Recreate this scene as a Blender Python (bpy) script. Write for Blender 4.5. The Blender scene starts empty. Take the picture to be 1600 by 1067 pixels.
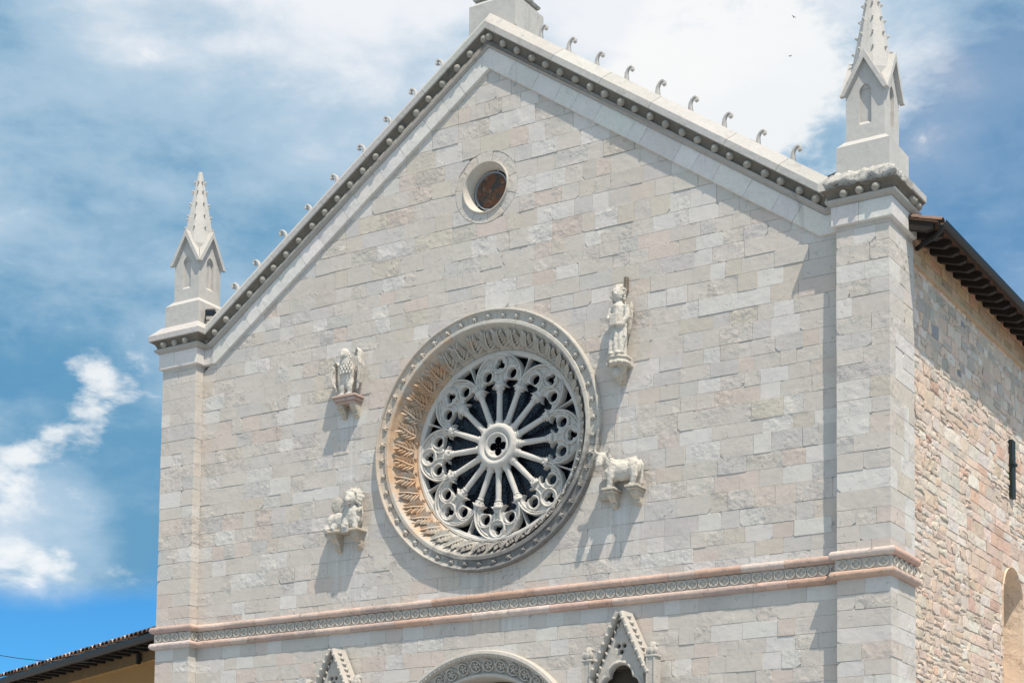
import bpy, bmesh, math, random
import numpy as np
from mathutils import Vector, Matrix, noise as mnoise

random.seed(7)
rnd = random.random
def ru(a, b): return a + (b - a) * rnd()

# ------------------------------------------------------------------ camera
sc = bpy.context.scene
col = sc.collection
YAW, PIT, ROLL = 0.567, 0.0807, 0.0132
cam_d = bpy.data.cameras.new('camera')
cam = bpy.data.objects.new('camera', cam_d)
col.objects.link(cam)
sc.camera = cam
fw = Vector((-math.sin(YAW) * math.cos(PIT), math.cos(YAW) * math.cos(PIT), math.sin(PIT)))
rt = Vector((math.cos(YAW), math.sin(YAW), 0))
up = rt.cross(fw)
r2 = rt * math.cos(ROLL) + up * math.sin(ROLL)
u2 = -rt * math.sin(ROLL) + up * math.cos(ROLL)
CAMP = Vector((16.7763, -26.0133, -8.7667))
cam.matrix_world = Matrix(((r2.x, u2.x, -fw.x, CAMP.x), (r2.y, u2.y, -fw.y, CAMP.y), (r2.z, u2.z, -fw.z, CAMP.z), (0, 0, 0, 1)))
cam_d.sensor_fit = 'HORIZONTAL'
cam_d.sensor_width = 36
cam_d.lens = 2832.72 / 1600 * 36
cam_d.shift_x = (800 - 767.46) / 1600
cam_d.shift_y = (1249.1 - 533.5) / 1600
cam_d.clip_start = 0.1
cam_d.clip_end = 6000
def pix_dir(px, py):
    return (fw + r2 * ((px - 767.46) / 2832.72) - u2 * ((py - 1249.1) / 2832.72)).normalized()

# ------------------------------------------------------------------ light
KX, KZ = 1.42, 3.4
SUN = Vector((KX, -1.0, KZ)).normalized()
sun_d = bpy.data.lights.new('sun', 'SUN')
sun_d.energy = 3.1
sun_d.angle = math.radians(0.53)
sun_d.color = (1.0, 0.90, 0.77)
sun = bpy.data.objects.new('sun', sun_d)
sun.rotation_euler = SUN.to_track_quat('Z', 'Y').to_euler()
sun.location = SUN * 60
col.objects.link(sun)
sc.view_settings.view_transform = 'Standard'
sc.view_settings.look = 'None'
sc.view_settings.gamma = 1
sc.view_settings.use_curve_mapping = False
sc.view_settings.exposure = 0.84

world = bpy.data.worlds.new('World')
sc.world = world
world.use_nodes = True
wn, wl = world.node_tree.nodes, world.node_tree.links
wn.clear()
def N(t, tree=None, **kw):
    n = (tree or world.node_tree).nodes.new(t)
    for k, v in kw.items(): setattr(n, k, v)
    return n
def mth(tree, op, a, b=None, c=None, clamp=False):
    n = tree.nodes.new('ShaderNodeMath'); n.operation = op; n.use_clamp = clamp
    for i, v in enumerate((a, b, c)):
        if v is None: continue
        if isinstance(v, (int, float)): n.inputs[i].default_value = v
        else: tree.links.new(v, n.inputs[i])
    return n.outputs[0]
def mixc(tree, f, a, b, blend='MIX'):
    n = tree.nodes.new('ShaderNodeMix'); n.data_type = 'RGBA'; n.blend_type = blend
    for s, v in ((n.inputs[0], f), (n.inputs[6], a), (n.inputs[7], b)):
        if isinstance(v, (int, float)): s.default_value = v
        elif isinstance(v, tuple): s.default_value = v if len(v) == 4 else (*v, 1)
        else: tree.links.new(v, s)
    return n.outputs[2]
def mrange(tree, v, a, b, c=0.0, d=1.0, smooth=True):
    n = tree.nodes.new('ShaderNodeMapRange')
    n.interpolation_type = 'SMOOTHSTEP' if smooth else 'LINEAR'
    tree.links.new(v, n.inputs[0])
    for i, x in enumerate((a, b, c, d)): n.inputs[i + 1].default_value = x
    return n.outputs[0]
def make_world():
    t = world.node_tree; L = t.links
    out = N('ShaderNodeOutputWorld'); bg = N('ShaderNodeBackground')
    L.new(bg.outputs[0], out.inputs[0])
    sky = N('ShaderNodeTexSky', sky_type='NISHITA', sun_disc=False)
    sky.sun_elevation = math.asin(SUN.z)
    sky.sun_rotation = math.atan2(SUN.x, SUN.y)
    sky.altitude = 2500; sky.air_density = 0.8; sky.dust_density = 0.0; sky.ozone_density = 3.0
    tc = N('ShaderNodeTexCoord')
    D = tc.outputs['Generated']
    mp = N('ShaderNodeMapping'); mp.inputs['Scale'].default_value = (1, 1, 2.1)
    L.new(D, mp.inputs[0])
    def nz(scale, detail, rough, dist, off):
        m = N('ShaderNodeMapping'); m.inputs['Location'].default_value = off
        L.new(mp.outputs[0], m.inputs[0])
        n = N('ShaderNodeTexNoise'); n.inputs['Scale'].default_value = scale
        n.inputs['Detail'].default_value = detail; n.inputs['Roughness'].default_value = rough
        n.inputs['Distortion'].default_value = dist
        L.new(m.outputs[0], n.inputs[0]); return n.outputs[0]
    n1 = nz(5.0, 9, 0.52, 0.35, (3.1, 1.7, 0.4))
    n2 = nz(9.0, 8, 0.55, 0.2, (7.7, 2.2, 5.1))
    n3 = nz(17.0, 7, 0.6, 0.3, (1.7, 9.2, 2.1))
    def blobs(lst):
        acc = None
        for px, py, rad, w in lst:
            v = pix_dir(px, py)
            dn = N('ShaderNodeVectorMath', operation='DOT_PRODUCT'); L.new(D, dn.inputs[0]); dn.inputs[1].default_value = v
            b = mrange(t, dn.outputs['Value'], math.cos(math.radians(rad)), 1.0, 0, w)
            acc = b if acc is None else mth(t, 'ADD', acc, b)
        return acc
    n4 = nz(38.0, 6, 0.6, 0.2, (4.4, 0.3, 8.8))
    sz = N('ShaderNodeSeparateXYZ'); L.new(D, sz.inputs[0])
    el = mrange(t, sz.outputs[2], 0.160, 0.205, -0.9, 0.0)          # clear strip above the horizon
    cov = blobs([(1620, 330, 6.0, -0.42), (60, 850, 4.0, 0.25), (700, 60, 9.0, 0.35), (200, 150, 7.0, 0.2), (1130, 130, 5.5, 0.4)])
    cov = mth(t, 'ADD', cov, el)
    bri = blobs([(760, -60, 9.0, 0.40), (230, -40, 4.5, 0.28), (1130, 60, 6.0, 0.24), (60, 850, 3.0, 0.32), (1430, 150, 2.5, 0.25), (520, 160, 5, .12),
                 (150, 720, 4.5, -0.20), (60, 560, 4.0, -0.12), (1600, 280, 6.0, 0.06), (150, 130, 6, -.08), (100, 330, 5, .12)])
    puf = blobs([(135, 580, 1.1, 0.46), (165, 625, 1.3, 0.46), (120, 670, 1.2, 0.34), (60, 690, 1.0, 0.38), (215, 572, 0.7, 0.32), (5, 735, 1.2, 0.42), (20, 890, 1.3, 0.5), (90, 905, 1.2, 0.45), (190, 908, 1.0, 0.40),
                 (40, 800, 2.6, 0.25), (1120, 110, 4.2, 0.95), (1010, 190, 2.5, 0.5), (1425, 190, 1.6, 0.5), (1260, 160, 3, .5)])
    bri = mth(t, 'ADD', bri, mrange(t, sz.outputs[2], 0.40, 0.62, 0.0, 0.62))     # the bright veil goes on overhead
    dens = mth(t, 'ADD', mth(t, 'MULTIPLY_ADD', n1, 0.9, 0.12), cov)
    dens = mth(t, 'ADD', dens, mth(t, 'MULTIPLY_ADD', n3, 0.6, -0.3))
    mask = mrange(t, dens, 0.0, 0.62)
    mask = mth(t, 'MAXIMUM', mask, mrange(t, sz.outputs[2], 0.18, 0.24, 0.0, 0.5))
    b = mth(t, 'ADD', mth(t, 'MULTIPLY_ADD', n2, 1.0, -0.16), bri)
    b = mth(t, 'ADD', b, mth(t, 'MULTIPLY_ADD', n3, 0.55, -0.275))
    b = mth(t, 'ADD', b, mth(t, 'MULTIPLY_ADD', n4, 0.22, -0.11))
    lo = mrange(t, b, 0.05, 0.52); hi = mrange(t, b, 0.45, 1.0)
    pm = mth(t, 'ADD', mth(t, 'ADD', puf, mth(t, 'MULTIPLY_ADD', n3, 1.5, -0.75)), mth(t, 'MULTIPLY_ADD', n4, 1.5, -0.75))
    pm = mrange(t, pm, 0.28, 0.92)
    S = 0.56
    ccol = mixc(t, lo, (0.145 * S, 0.35 * S, 0.54 * S), (0.43 * S, 0.595 * S, 0.74 * S))
    ccol = mixc(t, hi, ccol, (0.93 * S, 0.95 * S, 0.98 * S))
    ccol = mixc(t, mth(t, 'MULTIPLY', pm, 0.85), ccol, (1.02 * S, 1.02 * S, 1.0 * S))
    mask = mth(t, 'MAXIMUM', mask, mth(t, 'MULTIPLY', pm, 0.95))
    skyc = mixc(t, 1.0, sky.outputs[0], (0.030, 0.076, 0.090), 'MULTIPLY')
    L.new(mixc(t, mth(t, 'MULTIPLY', mask, 0.93), skyc, ccol), bg.inputs[0])
    bg.inputs[1].default_value = 1.0
make_world()

# ------------------------------------------------------------------ helpers
class MB:
    rough = 0.5
    def __init__(s): s.v = []; s.f = []; s.c = []
    def face(s, pts, tint=(1, 1, 1)):
        i = len(s.v); s.v += [tuple(p) for p in pts]; s.f.append(tuple(range(i, i + len(pts)))); s.c.append(tint)
    def mesh(s, verts, faces, tint=(1, 1, 1)):
        i = len(s.v); s.v += [tuple(p) for p in verts]
        for f in faces: s.f.append(tuple(a + i for a in f)); s.c.append(tint)
    def box(s, x0, x1, y0, y1, z0, z1, tint=(1, 1, 1)):
        s.mesh([(x0, y0, z0), (x1, y0, z0), (x1, y1, z0), (x0, y1, z0), (x0, y0, z1), (x1, y0, z1), (x1, y1, z1), (x0, y1, z1)],
               [(3, 2, 1, 0), (4, 5, 6, 7), (0, 1, 5, 4), (1, 2, 6, 5), (2, 3, 7, 6), (3, 0, 4, 7)], tint)
    def cbox(s, x0, x1, y0, y1, z0, z1, b=0.01, tint=(1, 1, 1)):
        # box with all twelve edges chamfered
        vs = []; X = (x0, x1); Y = (y0, y1); Z = (z0, z1)
        idx = {}
        for i in (0, 1):
            for j in (0, 1):
                for k in (0, 1):
                    sx, sy, sz = (1 - 2 * i) * b, (1 - 2 * j) * b, (1 - 2 * k) * b
                    for a, p in enumerate(((X[i], Y[j] + sy, Z[k] + sz), (X[i] + sx, Y[j], Z[k] + sz), (X[i] + sx, Y[j] + sy, Z[k]))):
                        idx[(i, j, k, a)] = len(vs); vs.append(p)
        fs = []
        for i in (0, 1): fs.append([idx[(i, j, k, 0)] for j, k in ((0, 0), (1, 0), (1, 1), (0, 1))])
        for j in (0, 1): fs.append([idx[(i, j, k, 1)] for i, k in ((0, 0), (1, 0), (1, 1), (0, 1))])
        for k in (0, 1): fs.append([idx[(i, j, k, 2)] for i, j in ((0, 0), (1, 0), (1, 1), (0, 1))])
        for i in (0, 1):
            for j in (0, 1): fs.append([idx[(i, j, 0, 0)], idx[(i, j, 0, 1)], idx[(i, j, 1, 1)], idx[(i, j, 1, 0)]])
        for i in (0, 1):
            for k in (0, 1): fs.append([idx[(i, 0, k, 0)], idx[(i, 0, k, 2)], idx[(i, 1, k, 2)], idx[(i, 1, k, 0)]])
        for j in (0, 1):
            for k in (0, 1): fs.append([idx[(0, j, k, 1)], idx[(0, j, k, 2)], idx[(1, j, k, 2)], idx[(1, j, k, 1)]])
        for i in (0, 1):
            for j in (0, 1):
                for k in (0, 1): fs.append([idx[(i, j, k, a)] for a in range(3)])
        s.mesh(vs, fs, tint)
    def rings(s, rings, closed=True, cap0=False, cap1=False, tint=(1, 1, 1)):
        n = len(rings[0]); i = len(s.v)
        for r in rings: s.v += [tuple(p) for p in r]
        for a in range(len(rings) - 1):
            for b in range(n if closed else n - 1):
                c = (b + 1) % n
                s.f.append((i + a * n + b, i + a * n + c, i + (a + 1) * n + c, i + (a + 1) * n + b)); s.c.append(tint)
        if cap0: s.f.append(tuple(i + b for b in reversed(range(n)))); s.c.append(tint)
        if cap1: s.f.append(tuple(i + (len(rings) - 1) * n + b for b in range(n))); s.c.append(tint)
    def tube(s, pts, rad, n=8, caps=True, tint=(1, 1, 1), flat=(1, 1)):
        pts = [Vector(p) for p in pts]; R = []
        prev = None
        for i, p in enumerate(pts):
            t = (pts[min(i + 1, len(pts) - 1)] - pts[max(i - 1, 0)]).normalized()
            a = prev if prev is not None else (Vector((0, 1, 0)) if abs(t.y) < 0.9 else Vector((1, 0, 0)))
            a = (a - t * a.dot(t)).normalized(); prev = a
            b = t.cross(a)
            r = rad[i] if isinstance(rad, (list, tuple)) else rad
            R.append([p + (a * math.cos(k * 2 * math.pi / n) * flat[0] + b * math.sin(k * 2 * math.pi / n) * flat[1]) * r for k in range(n)])
        s.rings(R, True, caps, caps, tint)
    def ball(s, c, r, n=10, m=6, tint=(1, 1, 1), M=None):
        c = Vector(c); r = (r, r, r) if isinstance(r, (int, float)) else r
        R = []
        for j in range(m + 1):
            ph = math.pi * j / m
            ring = []
            for k in range(n):
                th = 2 * math.pi * k / n
                q = Vector((r[0] * math.sin(ph) * math.cos(th), r[1] * math.sin(ph) * math.sin(th), r[2] * math.cos(ph)))
                if M is not None: q = M @ q
                ring.append(c + q)
            R.append(ring)
        s.rings(R, True, False, False, tint)
    def lathe(s, prof, n=16, M=None, tint=(1, 1, 1), cap=True):
        # prof: (radius, height) along local z
        M = M or Matrix()
        s.rings([[M @ Vector((r * math.cos(2 * math.pi * k / n), r * math.sin(2 * math.pi * k / n), h)) for k in range(n)] for r, h in prof], True, cap, cap, tint)

def finish(me, smooth=False, fix=True):
    if fix:
        bm = bmesh.new(); bm.from_mesh(me)
        bmesh.ops.remove_doubles(bm, verts=bm.verts, dist=1e-5)
        bmesh.ops.recalc_face_normals(bm, faces=bm.faces)
        bm.to_mesh(me); bm.free()
    if smooth is True: me.shade_smooth()
    elif smooth:
        me.shade_smooth()
        try: me.set_sharp_from_angle(angle=math.radians(smooth))
        except Exception: pass
def build_mesh(name, mb, mat, smooth=False, fix=True):
    me = bpy.data.meshes.new(name)
    me.from_pydata(mb.v, [], mb.f)
    if True:
        ca = me.color_attributes.new('tint', 'FLOAT_COLOR', 'CORNER')
        arr = np.empty((len(me.loops), 4), np.float32); i = 0
        for f, c in zip(mb.f, mb.c):
            arr[i:i + len(f), :len(c)] = c; arr[i:i + len(f), 3] = c[3] if len(c) > 3 else 0.5; i += len(f)
        ca.data.foreach_set('color', arr.ravel())
    if mat: me.materials.append(mat)
    finish(me, smooth, fix)
    return me
def link(name, me, parent=None, loc=None, rot=None, scale=None, mw=None):
    o = bpy.data.objects.new(name, me); col.objects.link(o); o.parent = parent
    if mw is not None: o.matrix_local = mw
    if loc is not None: o.location = loc
    if rot is not None: o.rotation_euler = rot
    if scale is not None: o.scale = scale
    return o
def obj(name, mb, mat, parent=None, smooth=False, fix=True, **k):
    return link(name, build_mesh(name, mb, mat, smooth, fix), parent, **k)
def empty(name, loc=(0, 0, 0), parent=None):
    o = bpy.data.objects.new(name, None); o.empty_display_size = 0.2; col.objects.link(o); o.parent = parent; o.location = loc
    return o
def tag(o, label=None, cat=None, group=None, kind=None):
    if label: o['label'] = label
    if cat: o['category'] = cat
    if group: o['group'] = group
    if kind: o['kind'] = kind
    return o
def copy_tree(o, parent):
    c = o.copy(); col.objects.link(c); c.parent = parent
    for ch in list(o.children): copy_tree(ch, c)
    return c
def jit(c, a=0.05):
    k = 1 + ru(-a, a)
    return tuple(max(0, x * k * (1 + ru(-a * .3, a * .3))) for x in c[:3]) + tuple(c[3:])

# ------------------------------------------------------------------ materials
def stone_mat(name, base=(1, 1, 1), tint=True, var=0.12, fine=0.1, bump=0.35, pit=0.5, stain=(0.25, 0.22, 0.18), stain_amt=0.25, rough=0.9, streak=0.25, patch=None, bscale=1.0, grime=0.0):
    m = bpy.data.materials.new(name); m.use_nodes = True
    t = m.node_tree; L = t.links; bs = t.nodes['Principled BSDF']
    bs.inputs['Roughness'].default_value = rough
    bs.inputs['Specular IOR Level'].default_value = 0.25
    g = t.nodes.new('ShaderNodeNewGeometry'); P = g.outputs['Position']
    def nz(scale, detail=6, r=0.6, vec=None, dist=0.0):
        n = t.nodes.new('ShaderNodeTexNoise'); n.inputs['Scale'].default_value = scale
        n.inputs['Detail'].default_value = detail; n.inputs['Roughness'].default_value = r; n.inputs['Distortion'].default_value = dist
        L.new(vec or P, n.inputs[0]); return n.outputs[0]
    c = (*base, 1)
    if tint:
        a = t.nodes.new('ShaderNodeAttribute'); a.attribute_name = 'tint'
        c = mixc(t, 1.0, a.outputs['Color'], c, 'MULTIPLY')
    big = nz(1.3, 5); mid = nz(9, 6, 0.65); fin = nz(60, 4, 0.7)
    f = mth(t, 'ADD', mth(t, 'MULTIPLY_ADD', big, 2 * var, 1 - var), mth(t, 'MULTIPLY_ADD', mid, 2 * var, -var))
    f = mth(t, 'ADD', f, mth(t, 'MULTIPLY_ADD', fin, 2 * fine, -fine))
    cc = t.nodes.new('ShaderNodeCombineColor')
    for i in range(3): L.new(f, cc.inputs[i])
    c = mixc(t, 1.0, c, cc.outputs[0], 'MULTIPLY')
    # vertical weather streaks and blotches
    mp = t.nodes.new('ShaderNodeMapping'); mp.inputs['Scale'].default_value = (5.0, 5.0, 0.45); L.new(P, mp.inputs[0])
    st = nz(1.0, 5, 0.6, mp.outputs[0])
    sm = mth(t, 'MULTIPLY', mrange(t, st, 0.56, 0.78), streak)
    c = mixc(t, sm, c, (*stain, 1))
    bl = nz(3.2, 7, 0.7, None, 0.6)
    c = mixc(t, mth(t, 'MULTIPLY', mrange(t, bl, 0.58, 0.75), stain_amt), c, (*stain, 1))
    if grime:
        gr = nz(26, 5, 0.75)
        c = mixc(t, mth(t, 'MULTIPLY', mrange(t, gr, 0.5, 0.72), grime), c, (0.06, 0.06, 0.06, 1))
    if patch: c = patch(t, c, P, nz)
    L.new(c, bs.inputs['Base Color'])
    # relief: pits, chips, grain
    pn = nz(11, 5, 0.7, None, 0.5)
    pm = mth(t, 'MULTIPLY', mrange(t, pn, 0.615, 0.71), -pit)
    rgh = mrange(t, nz(1.9, 3), 0.42, 0.66, 0.35, 1.2)
    if tint: rgh = mth(t, 'MULTIPLY', rgh, mrange(t, a.outputs['Alpha'], 0, 1, 0.3, 2.2, False))
    hgt = mth(t, 'ADD', mth(t, 'MULTIPLY', mid, 0.6), mth(t, 'MULTIPLY', fin, 0.22))
    hgt = mth(t, 'ADD', mth(t, 'MULTIPLY', mth(t, 'ADD', hgt, pm), rgh), mth(t, 'MULTIPLY', nz(4.0, 3), 0.35))
    b = t.nodes.new('ShaderNodeBump'); b.inputs['Strength'].default_value = bump; b.inputs['Distance'].default_value = 0.035 * bscale
    L.new(hgt, b.inputs['Height']); L.new(b.outputs[0], bs.inputs['Normal'])
    return m
def plain_mat(name, c, rough=0.6, metal=0.0, spec=0.4, var=0.0):
    m = bpy.data.materials.new(name); m.use_nodes = True
    t = m.node_tree; bs = t.nodes['Principled BSDF']
    bs.inputs['Base Color'].default_value = (*c, 1); bs.inputs['Roughness'].default_value = rough; bs.inputs['Metallic'].default_value = metal
    bs.inputs['Specular IOR Level'].default_value = spec
    if var:
        g = t.nodes.new('ShaderNodeNewGeometry'); n = t.nodes.new('ShaderNodeTexNoise'); n.inputs['Scale'].default_value = 7; n.inputs['Detail'].default_value = 6
        t.links.new(g.outputs['Position'], n.inputs[0])
        t.links.new(mixc(t, n.outputs[0], tuple(x * (1 - var) for x in c), tuple(min(1, x * (1 + var)) for x in c)), bs.inputs['Base Color'])
    return m
def lichen(t, c, P, nz):
    # ochre lichen and iron staining on the left half of the splay, dark crust low on the right
    sx = t.nodes.new('ShaderNodeSeparateXYZ'); t.links.new(P, sx.inputs[0])
    x, z = sx.outputs[0], sx.outputs[2]
    a = mth(t, 'ADD', mth(t, 'MULTIPLY', x, -0.42), mth(t, 'MULTIPLY', z, 0.05))
    n = nz(2.6, 6, 0.65)
    om = mrange(t, mth(t, 'ADD', a, mth(t, 'MULTIPLY_ADD', n, 2.4, -1.25)), 0.22, 0.85)
    rr_ = mth(t, 'SQRT', mth(t, 'ADD', mth(t, 'MULTIPLY', x, x), mth(t, 'MULTIPLY', z, z)))
    om = mth(t, 'MULTIPLY', om, mrange(t, rr_, 2.0, 2.14, 1.0, 0.3))
    n2 = nz(7.0, 5, 0.65)
    oc = mixc(t, n2, (0.50, 0.23, 0.09, 1), (0.60, 0.42, 0.24, 1))
    c = mixc(t, mth(t, 'MULTIPLY', om, 0.72), c, oc)
    d = mth(t, 'ADD', mth(t, 'MULTIPLY', z, -0.45), mth(t, 'MULTIPLY', x, 0.22))
    dm = mrange(t, mth(t, 'ADD', d, mth(t, 'MULTIPLY_ADD', nz(4.2, 6, 0.7), 1.7, -0.85)), 0.45, 1.0)
    return mixc(t, mth(t, 'MULTIPLY', dm, 0.75), c, (0.10, 0.10, 0.105, 1))
def runoff(t, c, P, nz):
    # lime runs washed down below the four carvings, grey runs below the belt and the rose
    sx = t.nodes.new('ShaderNodeSeparateXYZ'); t.links.new(P, sx.inputs[0])
    x, z = sx.outputs[0], sx.outputs[2]
    mp = t.nodes.new('ShaderNodeMapping'); mp.inputs['Scale'].default_value = (9.0, 9.0, 0.35); t.links.new(P, mp.inputs[0])
    sn = mrange(t, nz(1.0, 4, 0.6, mp.outputs[0]), 0.42, 0.62)
    tot = None
    for xc, w, z1, z0 in ((-2.95, .42, .9, -.5), (-2.9, .45, -1.55, -2.7), (2.75, .3, .5, -.6), (2.75, .55, -1.4, -2.7)):
        m = mrange(t, mth(t, 'ABSOLUTE', mth(t, 'SUBTRACT', x, xc)), w * .5, w, 1.0, 0.0)
        m = mth(t, 'MULTIPLY', m, mth(t, 'MULTIPLY', mrange(t, z, z1, z1 + .1, 1.0, 0.0), mrange(t, z, z0 - .5, z0 + .4)))
        tot = m if tot is None else mth(t, 'MAXIMUM', tot, m)
    c = mixc(t, mth(t, 'MULTIPLY', mth(t, 'MULTIPLY', tot, sn), 0.6), c, (0.60, 0.585, 0.565, 1))
    d = mth(t, 'MULTIPLY', mrange(t, mth(t, 'ABSOLUTE', x), .2, 1.3, 1.0, 0.0), mth(t, 'MULTIPLY', mrange(t, z, -2.3, -2.15, 1.0, 0.0), mrange(t, z, -4.2, -2.9)))
    return mixc(t, mth(t, 'MULTIPLY', mth(t, 'MULTIPLY', d, sn), 0.35), c, (0.27, 0.25, 0.22, 1))
def rust_patch(t, c, P, nz):
    n = nz(6.5, 6, 0.7, None, 0.5)
    c = mixc(t, mrange(t, n, 0.40, 0.58), (0.055, 0.058, 0.055, 1), (0.16, 0.068, 0.035, 1))
    return mixc(t, mrange(t, nz(11, 5), 0.55, 0.7), c, (0.26, 0.15, 0.09, 1))

M_ASH = stone_mat('ashlar_limestone', (1.04, 1.0, 0.955), var=0.09, fine=0.09, bump=0.66, pit=1.2, stain=(0.38, 0.34, 0.29), stain_amt=0.22, streak=0.22, patch=runoff)
M_MORT = stone_mat('wall_mortar', (0.50, 0.475, 0.44), tint=False, var=0.2, fine=0.15, bump=0.8, pit=1.0)
M_CORN = stone_mat('cornice_marble', (0.455, 0.44, 0.42), tint=True, var=0.10, fine=0.07, bump=0.35, pit=0.4, stain=(0.20, 0.195, 0.18), stain_amt=0.5, streak=0.5, grime=0.18)
M_COVE = stone_mat('cove_dark', (0.17, 0.148, 0.12), tint=False, var=0.3, fine=0.15, bump=0.5, pit=0.5, stain=(0.08, 0.08, 0.085), stain_amt=0.8, streak=0.4)  # much darker than the rest of the cornice
M_BALL = stone_mat('ball_stone', (0.32, 0.30, 0.26), tint=False, var=0.2, fine=0.1, bump=0.25, stain=(0.12, 0.12, 0.11), stain_amt=0.6)
M_ERO = stone_mat('eroded_crust', (0.42, 0.41, 0.385), tint=False, var=0.25, fine=0.25, bump=1.0, pit=1.5, stain=(0.12, 0.12, 0.12), stain_amt=0.5, grime=0.7)
M_PINK = stone_mat('pink_moulding_stone', (0.50, 0.365, 0.305), tint=True, var=0.2, fine=0.2, bump=0.8, pit=0.9, stain=(0.47, 0.43, 0.39), stain_amt=0.75, streak=0.2)
M_BELT = stone_mat('belt_stone', (0.51, 0.475, 0.42), tint=False, var=0.12, fine=0.1, bump=0.4, stain=(0.2, 0.18, 0.15), stain_amt=0.4)
M_TRAC = stone_mat('tracery_stone', (0.53, 0.51, 0.475), tint=False, var=0.12, fine=0.1, bump=0.4, pit=0.5, stain=(0.33, 0.29, 0.23), stain_amt=0.4, streak=0.3)
M_SPLAY = stone_mat('carved_splay_stone', (0.46, 0.435, 0.39), tint=False, var=0.15, fine=0.15, bump=0.5, patch=lichen, stain=(0.3, 0.27, 0.22), stain_amt=0.3)
M_STAT = stone_mat('statue_stone', (0.53, 0.50, 0.45), tint=True, var=0.18, fine=0.16, bump=0.8, pit=1.0, stain=(0.33, 0.26, 0.19), stain_amt=0.8, streak=0.4, grime=0.32)
M_PIN = stone_mat('pinnacle_marble', (0.47, 0.455, 0.43), tint=False, var=0.13, fine=0.06, bump=0.3, pit=0.3, stain=(0.25, 0.24, 0.22), stain_amt=0.5, streak=0.65)
M_RUB = stone_mat('rubble_stone', (1.14, 1.11, 1.06), var=0.14, fine=0.14, bump=0.9, pit=0.9, stain=(0.45, 0.3, 0.2), stain_amt=0.25, streak=0.1)
M_RMORT = stone_mat('rubble_mortar', (0.55, 0.46, 0.38), tint=False, var=0.25, fine=0.2, bump=1.0, pit=1.0)
M_CARVE = stone_mat('carved_portal_stone', (0.46, 0.43, 0.385), tint=False, var=0.15, fine=0.12, bump=0.5, stain=(0.16, 0.15, 0.13), stain_amt=0.5, streak=0.2)
M_GLASS = plain_mat('dark_leaded_glass', (0.006, 0.009, 0.016), 0.22, 0, 0.5)
M_LEAD = plain_mat('lead_came', (0.035, 0.045, 0.06), 0.6, 0.3)
M_RUST = stone_mat('rusted_sheet', (1, 1, 1), tint=False, bump=0.3, rough=0.7, patch=rust_patch)
M_ZINC = plain_mat('zinc_rim', (0.36, 0.37, 0.39), 0.5, 0.5)
M_WOOD = plain_mat('dark_rafter_wood', (0.022, 0.017, 0.014), 0.8, var=0.4)
M_BOARD = plain_mat('eave_boards', (0.085, 0.048, 0.03), 0.85, var=0.4)
M_GUT = plain_mat('black_gutter_metal', (0.018, 0.018, 0.020), 0.45, 0.4)
M_TILE = stone_mat('terracotta_tile', (0.20, 0.13, 0.10), tint=True, var=0.25, fine=0.15, bump=0.4, stain=(0.12, 0.1, 0.08), stain_amt=0.5)
M_OCHRE = stone_mat('ochre_plaster', (0.36, 0.19, 0.065), tint=True, var=0.08, fine=0.04, bump=0.2, pit=0.1, stain=(0.38, 0.2, 0.07), stain_amt=0.3, streak=0.2)
M_DARK = plain_mat('recess_shade', (0.07, 0.055, 0.04), 0.9, var=0.4)  # shade of the niches and portal recess, put into the colour
M_BLACK = plain_mat('black_plastic', (0.012, 0.012, 0.013), 0.4)
M_BIRD = plain_mat('bird_feathers', (0.02, 0.02, 0.022), 0.8)
M_PAVE = stone_mat('piazza_paving', (0.29, 0.295, 0.30), tint=False, var=0.15, fine=0.1, bump=0.3)
M_INNER = plain_mat('interior_plaster', (0.2, 0.18, 0.16), 0.9)
M_GREEN = plain_mat('green_black_iron', (0.02, 0.028, 0.026), 0.55, 0.4)

# ------------------------------------------------------------------ key dimensions (metres, rose centre at origin, wall face y=0)
GZ = -10.4
P_ = 0.2177; WI = 6.541; WO = 7.403
ZA = 6.70; ZE = 2.385; XE = 6.20          # frieze lower edge: apex, eave level, where it turns level
SL = (ZA - ZE) / XE
RX = 0.01
DB = 0.85

gm = MB(); S_ = 900
gm.face([(-S_, -S_, GZ), (S_, -S_, GZ), (S_, S_, GZ), (-S_, S_, GZ)])
tag(obj('ground', gm, M_PAVE), kind='structure')

church = empty('church', (0, 0, GZ))
tag(church, 'pale limestone church with gabled front, round rose window and three pinnacles', 'church')
def CP(o):
    "parent to the church keeping world-space coordinates"
    o.parent = church; o.matrix_parent_inverse = Matrix.Translation((0, 0, -GZ)); return o
def cobj(name, mb, mat, smooth=False, **k): return CP(obj(name, mb, mat, None, smooth, **k))

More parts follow.
